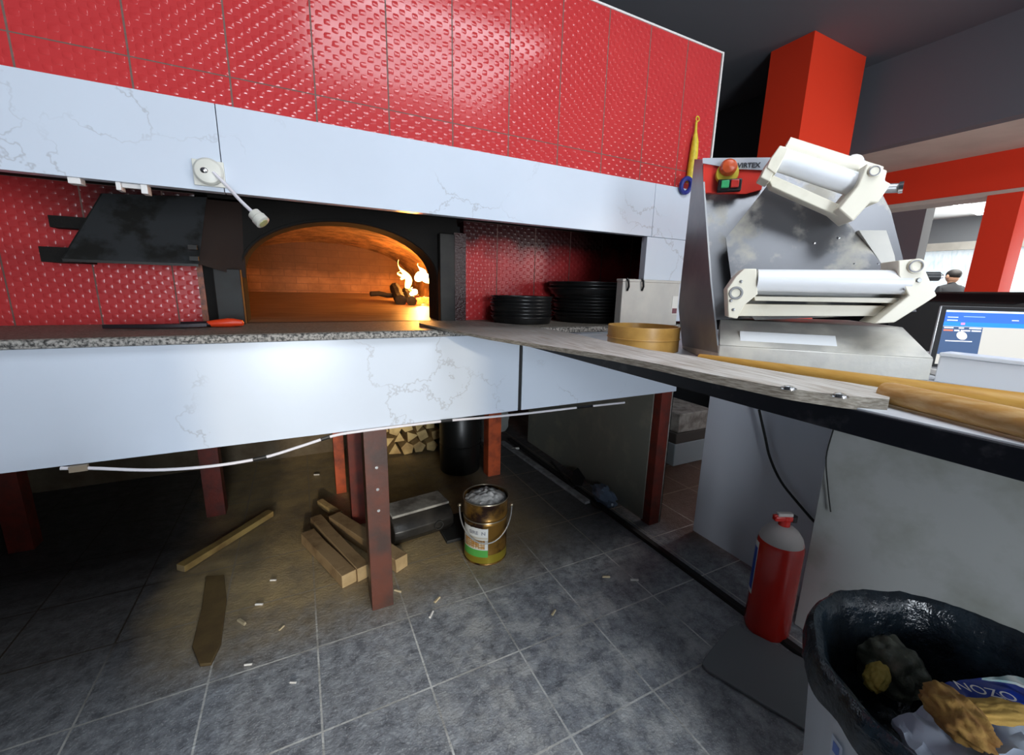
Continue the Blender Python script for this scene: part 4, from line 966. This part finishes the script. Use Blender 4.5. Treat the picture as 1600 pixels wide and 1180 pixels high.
block(PZ(523, 812, .035), PZ(628, 880, .035), .066, .066, 'rear sawn timber block whose pale end shows right of the near leg')
block(PZ(500, 785, .03), PZ(530, 805, .03), .035, .035, 'short dark offcut behind the sawn blocks', m=M_LOG)
# stick & plank
block(PZ(283, 888, .02), PZ(422, 802, .02), .045, .03, 'long yellow stick lying in the shade under the counter', 'wooden_stick', 'stick', None, M_STICK)
pl = [PZ(x, y, .014) for x, y in ((322, 900), (350, 898), (354, 935), (345, 1005), (330, 1036), (312, 1038), (300, 1010), (315, 950))]
tag(obj('wooden_plank', B().prism(pl, (0, 0, -.012)), mat('dark brown plank', (.14, .09, .03), .8, col2=(.09, .055, .02), nscale=8), None, .002), 'flat dark brown plank lying alone in the deep shade', 'plank')
# soot black metal box
mb = thing('soot_box', (.50, 1.20, 0), 'soot black metal box with a dusty grey lid lying behind the near leg', 'box')
c_ = V((.515, 1.22, 0)); u_ = V((1, .12, 0)).normalized(); v_ = V((-u_.y, u_.x, 0))
rg = []
for i in range(9):
    t = i/8; s_ = 1 if 0 < i < 8 else .93
    rg.append([c_+u_*(-.16+.32*t)+v_*(.10*math.cos(a)*s_)*(1.1 if abs(math.cos(a)) > .6 else 1)+V((0, 0, .085+.08*math.sin(a)*s_)) for a in [PI*(k+.5)/6 for k in range(12)]])
obj('box_body', B().rings(rg), mat('soot black enamel', (.012, .011, .010), .4, bump=.003, bscale=20, col2=(.04, .035, .03), nscale=8), mb, .004)
b = B(); b.hexa([c_+u_*a_+v_*b_+V((0, 0, z_)) for z_ in (.158, .172) for a_, b_ in ((-.155, -.055), (.155, -.055), (.155, .09), (-.155, .09))])
lab(obj('lid', b, mat('dusty grey lid', (.34, .33, .30), .6, col2=(.12, .11, .10), nscale=10), mb, .004), 'dusty grey lid')
obj('handle', B().torus(c_+u_*.07-v_*.112+V((0, 0, .085)), .022, .004, v_, 20, 6), M_JAMB, mb)
tag(obj('metal_tray', B().box(.62, .86, 1.06, 1.30, .002, .02), M_JAMB, None, .004), 'low dark metal tray on the floor left of the ash bucket', 'tray')
# dark barrel at the back and grey sack
br = thing('dark_barrel', (1.0, 1.92, 0), 'dark metal drum standing in the shade behind the ash bucket', 'barrel')
obj('drum', B().lathe((1.0, 1.92, 0), [(.0001, .002), (.14, .002), (.145, .01), (.145, .2), (.149, .205), (.145, .21), (.145, .43), (.13, .45), (.0001, .455)], 36, cap=False), mat('blackened drum', (.014, .014, .013), .35, .3), br)
obj('drum_lid', B().torus((1.0, 1.92, .45), .10, .008, (0, 0, 1), 32, 8), M_JAMB, br)
tag(obj('grey_sack', B().ball((1.40, 2.38, .19), .20, (1.0, .8, .95), 24, 14, .35, 6), mat('grey sack cloth', (.20, .21, .20), .8, bump=.01, bscale=14)), 'lumpy grey sack against the back between the orange leg and the dark side sheet', 'sack')
tag(obj('ceramic_slab', B().box(1.03, 1.14, 2.40, 2.46, .0, .56), mat('blue grey slab', (.16, .20, .24), .5), None, .004), 'blue grey upright slab beside the firewood pile', 'slab')

# firewood pile against the back
wood = []
k = 0
rowsn = ['bottom row', 'second row', 'third row', 'fourth row', 'top row']
posn = ['far left', 'left', 'left of the middle', 'middle', 'right of the middle', 'right', 'far right']
for row in range(5):
    for c in range(7):
        x = .33+.094*c+(.04 if row % 2 else 0)+random.uniform(-.008, .008); z_ = .050+row*.088
        L_ = .22+random.uniform(-.03, .02); rr2 = random.uniform(.047, .056); nsd = random.choice((3, 4, 5)); ph = random.random()*6
        pr = [V((x+math.cos(ph+2*PI*i/nsd)*rr2*random.uniform(.85, 1.1), 0, z_+math.sin(ph+2*PI*i/nsd)*rr2*random.uniform(.85, 1.1))) for i in range(nsd)]
        y0_ = 2.32+random.uniform(-.02, .02)
        b = B(); b.prism([V((p.x, y0_, p.z)) for p in pr], (0, L_, 0)); k += 1
        tag(obj('firewood_log', b, M_LOG, None, .002, smooth=False), 'pale split log in the %s of the firewood pile, %s' % (rowsn[row], posn[c]), 'log', 'firewood pile at the back')

# metal bars, shovel, plastic on the right
gb = [PZ(790, 690, .01), PZ(925, 793, .01)]
tag(obj('metal_bar', B().bar((1.50, 2.25, .010), (1.545, 1.10, .010), .045, .018), M_GRAYBAR, None, .002), 'long grey metal bar lying beside the dark side sheet', 'bar')
sh = thing('fire_shovel', (1.56, 1.4, 0), 'long handled black fire shovel lying against the dark side sheet', 'shovel')
obj('handle', B().tube([PZ(862, 722, .03), PZ(896, 762, .03)], .008, 10), M_BLACK, sh)
q = [PX(897, 765, 1.60), PX(892, 752, 1.62), PX(905, 745, 1.66), PX(938, 744, 1.68), PX(915, 757, 1.66)]
s_ = PZ(899, 760, .03); b = B(); b.prism([s_, s_+V((-.01, .03, .02)), s_+V((.05, .10, .05)), s_+V((.10, .12, .06)), s_+V((.09, .02, .03)), s_+V((.04, -.02, .0))], (0, 0, .006)); obj('blade', b, M_BLACK, sh)
tag(obj('metal_rod', B().tube([PZ(900, 765, .012), PZ(938, 795, .012)], .009, 8), M_BLACK), 'short black rod lying near the shovel blade', 'rod')
b = B(); b.ball((1.635, 1.06, .055), .075, (.55, 1.5, .75), 22, 12, .5, 10); tag(obj('plastic_bag', b, M_PBAG), 'crumpled pale blue plastic bag against the foot of the dark side sheet', 'bag')

# things seen through the gap right of the end leg
def gapbox(nm, x0, x1, y0, y1, Y, m, lb, cat, dep=.35):
    a_, b_ = PY(x0, y1, Y), PY(x1, y0, Y); a_.z = max(PY(1080, y1, Y).z, 0); b_.z = PY(1080, y0, Y).z; return tag(obj(nm, B().box(a_.x, b_.x, Y, Y+dep, a_.z, b_.z), m, None, .006), lb, cat)
GY = PZ(1075, 724, 0).y
gapbox('plastic_crate', 1052, 1112, 690, 724, GY, mat('blue grey plastic', (.30, .36, .40), .5), 'blue grey crate on the floor in the gap beyond the end leg', 'crate', .6)
gapbox('flat_box', 1056, 1112, 674, 690, GY, mat('dusty dark card', (.07, .065, .06), .7), 'dark flat box stacked on the blue grey crate', 'box', .6)
gapbox('flour_sack', 1060, 1114, 645, 673.6, GY, mat('pale grey sacking', (.42, .41, .38), .8, col2=(.2, .19, .17), nscale=16, bump=.01, bscale=20), 'pale grey sack on top of the dark flat box', 'sack', .5)
q = PY(1083, 717, 1.6); tag(obj('chrome_ring', B().torus((q.x, 1.6, q.z), .030, .008, (0, 1, 0), 24, 8), M_CHROME), 'chrome ring fitting at the edge of the white panel', 'ring')

# chips and butts on the tiles
chip_m = mat('pale wood chip', (.55, .45, .28), .7); cig = mat('white paper butt', (.68, .66, .62), .6)
chips = [(865, 958, 8, 60, 0, 'orange brown chip lying alone in the middle of the front tiles'), (947, 902, 9, 0, 0, 'pale yellow chip on the tile left of the white butt'), (991, 908, 9, 0, 1, 'white cigarette butt on the tile seam'),
 (622, 924, 9, -20, 0, 'pale chip just right of the near leg foot'), (683, 938, 9, 60, 0, 'brown splinter right of the near leg'), (674, 962, 8, 80, 1, 'thin white splinter on the tiles below the near leg'),
 (405, 946, 7, 5, 1, 'small white chip on the dusty floor left of the timber'), (427, 908, 6, 5, 1, 'tiny white chip left of the stained timber block'), (378, 973, 12, -30, 0, 'curled pale wood chip at the edge of the shade'),
 (388, 1040, 6, 10, 1, 'small white crumb in the sawdust patch'), (440, 982, 6, 70, 0, 'small yellow splinter in the sawdust'), (458, 1068, 5, 0, 1, 'small pale crumb on the bare tile'), (495, 743, 8, 10, 1, 'white chip far back left of the orange leg'),
 (805, 703, 14, 20, 1, 'pale torn scrap right of the orange leg')]
proto = [None, None]
for (x, y, s_, a_, kd, lb) in chips:
    p = PZ(x, y, .001); ln_ = .0034*s_*(1+.1*(p-CC).length)
    if proto[kd] is None:
        b = B()
        if kd: b.tube([(-.5, 0, .16), (.5, 0, .16)], .15, 10)
        else: b.hexa([(-.5, -.14, 0), (.5, -.1, .0), (.42, .12, 0), (-.46, .15, 0), (-.45, -.1, .16), (.46, -.07, .22), (.38, .1, .18), (-.4, .1, .14)])
        o = obj('cigarette_butt' if kd else 'wood_chip', b, cig if kd else chip_m); o.data.transform(Matrix.Translation(o.location)); proto[kd] = o
    else: o = proto[kd].copy(); COL.objects.link(o)
    o.matrix_world = Matrix.Translation(p) @ Matrix.Rotation(-_y+math.radians(a_), 4, 'Z') @ Matrix.Diagonal((ln_, ln_, ln_, 1))
    tag(o, lb, 'debris', 'litter on the tiles')

# ================================================================== FAR ROOM
lt = thing('ceiling_light', (11.1, 2.78, 2.98), 'long bright fluorescent light on the ceiling of the far room', 'light')
la0, la1 = PZ(1484, 314, 2.93), PZ(1536, 334, 2.93)
obj('fitting', B().bar(V((la0.x, la0.y, 2.965)), V((la1.x, la1.y, 2.965)), .20, .03), M_TRIM, lt)
obj('tube', B().bar(V((la0.x, la0.y, 2.93)), V((la1.x, la1.y, 2.93)), .14, .035), emis('fluorescent tube', (.85, .93, 1), 14), lt)
# ceiling panel lamp in the near room (behind the camera)
cl = thing('ceiling_light', (.95, -1.0, 3.0), 'long fluorescent fitting on the dark ceiling over the work counter', 'light')
obj('fitting', B().box(.16, 1.74, -1.84, -.56, 2.965, 3.0), M_TRIM, cl)

# person
wp = 6.9
pc = PW(1481, 470, wp); px_, py_ = pc.x, pc.y
pr = thing('person', (px_, py_, 0), 'person seen from behind in a dark jacket and dark cap in the far room', 'person')
hx = R0
def skin(name, joints, edges, m, parent, root=0):
    me = bpy.data.meshes.new(name); me.from_pydata([WM[parent.name].inverted() @ V(j[0]) for j in joints], edges, [])
    o = bpy.data.objects.new(name, me); COL.objects.link(o); o.parent = parent; WM[o.name] = WM[parent.name]; me.materials.append(m)
    md = o.modifiers.new('skin', 'SKIN'); md.use_smooth_shade = True
    for i, j in enumerate(joints):
        sv_ = me.skin_vertices[0].data[i]; sv_.radius = (j[1], j[2] if len(j) > 2 else j[1]); sv_.use_root = (i == root)
    o.modifiers.new('s', 'SUBSURF').levels = 2; o.modifiers['s'].render_levels = 2; return o
P0 = V((px_, py_, 0)); fwd = H
def PP(u, f_, z_): return P0+R0*u+fwd*f_+V((0, 0, z_))
J = [(PP(0, 0, .95), .15, .11), (PP(0, 0, 1.15), .145, .10), (PP(0, 0, 1.38), .17, .11), (PP(.01, .01, 1.53), .06, .055), (PP(.02, .03, 1.56), .052),
     (PP(-.17, 0, 1.46), .065), (PP(-.23, .0, 1.17), .048), (PP(-.20, .14, .98), .038), (PP(.17, 0, 1.46), .065), (PP(.23, 0, 1.17), .048), (PP(.21, .14, .98), .038),
     (PP(-.09, 0, .86), .09), (PP(-.10, .01, .48), .062), (PP(-.10, 0, .08), .045), (PP(.09, 0, .86), .09), (PP(.10, .01, .48), .062), (PP(.10, 0, .08), .045), (PP(-.11, .13, .045), .04, .035), (PP(.11, .13, .045), .04, .035)]
E_ = [(0, 1), (1, 2), (2, 3), (3, 4), (2, 5), (5, 6), (6, 7), (2, 8), (8, 9), (9, 10), (0, 11), (11, 12), (12, 13), (0, 14), (14, 15), (15, 16), (13, 17), (16, 18)]
skin('body', J, E_, M_SUIT, pr)
hc_ = PP(.02, .03, 1.655)
b = B(); b.ball(hc_, .088, (.85, .98, 1.2), 20, 14); b.ball(hc_+fwd*.1+V((0, 0, -.01)), .018); b.ball(hc_+R0*.085, .022, (.5, 1, 1.4)); b.ball(hc_-R0*.085, .022, (.5, 1, 1.4)); b.tube([hc_+V((0, 0, -.16)), hc_+V((0, 0, -.06))], .05, 12)
lab(obj('head', b, M_SKIN, pr), 'head turned away')
b = B(); b.ball(hc_+V((0, 0, .035))-fwd*.01, .096, (.88, 1.0, .85), 20, 14); obj('cap', b, M_HAIR, pr)
for sgn in (-1, 1):
    hb_ = PP(sgn*.20, .18, .95)
    b = B(); b.ball(hb_, .042, (.6, 1, 1))
    for i in range(4): b.tube([hb_+fwd*(-.02+.014*i)+V((0, 0, -.02)), hb_+fwd*(-.02+.016*i)+V((0, 0, -.065-.006*(i in (1, 2)))), hb_+fwd*(-.01+.016*i)+V((0, 0, -.09-.006*(i in (1, 2))))], .008, 8)
    b.tube([hb_+fwd*.03, hb_+fwd*.05+V((0, 0, -.04))], .009, 8)
    lab(obj('hand', b, M_SKIN, pr), 'bare hand')

# ================================================================== LIGHT
def area(name, loc, to, sx, sy, power, col):
    l = bpy.data.lights.new(name, 'AREA'); l.shape = 'RECTANGLE'; l.size = sx; l.size_y = sy; l.energy = power; l.color = col
    o = bpy.data.objects.new(name, l); COL.objects.link(o); o.location = loc; d = V(to)-V(loc); o.rotation_euler = d.to_track_quat('-Z', 'Y').to_euler(); return o
for yy in (-.78, -1.2, -1.62): area('ceiling_lamp', (.95, yy, 2.962), (.95, yy, 0), 1.5, .16, 15, (.86, .93, 1))
area('doorway_daylight', (-.04, -3.92, 1.05), (-.04, 0, .9), .9, 2.0, 120, (.86, .93, 1))
area('window_daylight', (2.6, -3.93, 1.72), (2.6, 0, 1.70), 3.3, 2.0, 32, (.80, .90, 1))
area('far_window_daylight', (12.4, 1.2, 1.6), (5, 1.2, 1.4), 3.4, 1.6, 260, (.92, .97, 1))
area('far_ceiling_lamp', (9, 1.5, 2.9), (9, 1.5, 0), 3, 2, 200, (1, .98, .94))
area('side_room_daylight', (4.6, -3.5, 1.5), (4.2, 1.5, 1.6), 1.0, 1.8, 60, (1, .97, .92))
s = bpy.data.lights.new('sun', 'SUN'); s.energy = 1.1; s.angle = .03; s.color = (1, .84, .58)
so = bpy.data.objects.new('sun', s); COL.objects.link(so); so.rotation_euler = V((.050, 1, -.194)).to_track_quat('-Z', 'Y').to_euler()
for nm, p, e, r in (('fire_glow', (.80, 2.14, 1.34), 24, .05), ('fire_glow', (.66, 1.70, 1.36), 5, .04)):
    l = bpy.data.lights.new(nm, 'POINT'); l.energy = e; l.color = (1, .40, .07); l.shadow_soft_size = r
    o = bpy.data.objects.new(nm, l); COL.objects.link(o); o.location = p
wd = bpy.data.worlds.new('world'); SC.world = wd; wd.use_nodes = True
bg = wd.node_tree.nodes['Background']; bg.inputs[0].default_value = (.62, .75, 1, 1); bg.inputs[1].default_value = .9
vs = SC.view_settings; vs.view_transform = 'Standard'; vs.look = 'None'; vs.exposure = 0; vs.gamma = 1; vs.use_curve_mapping = False
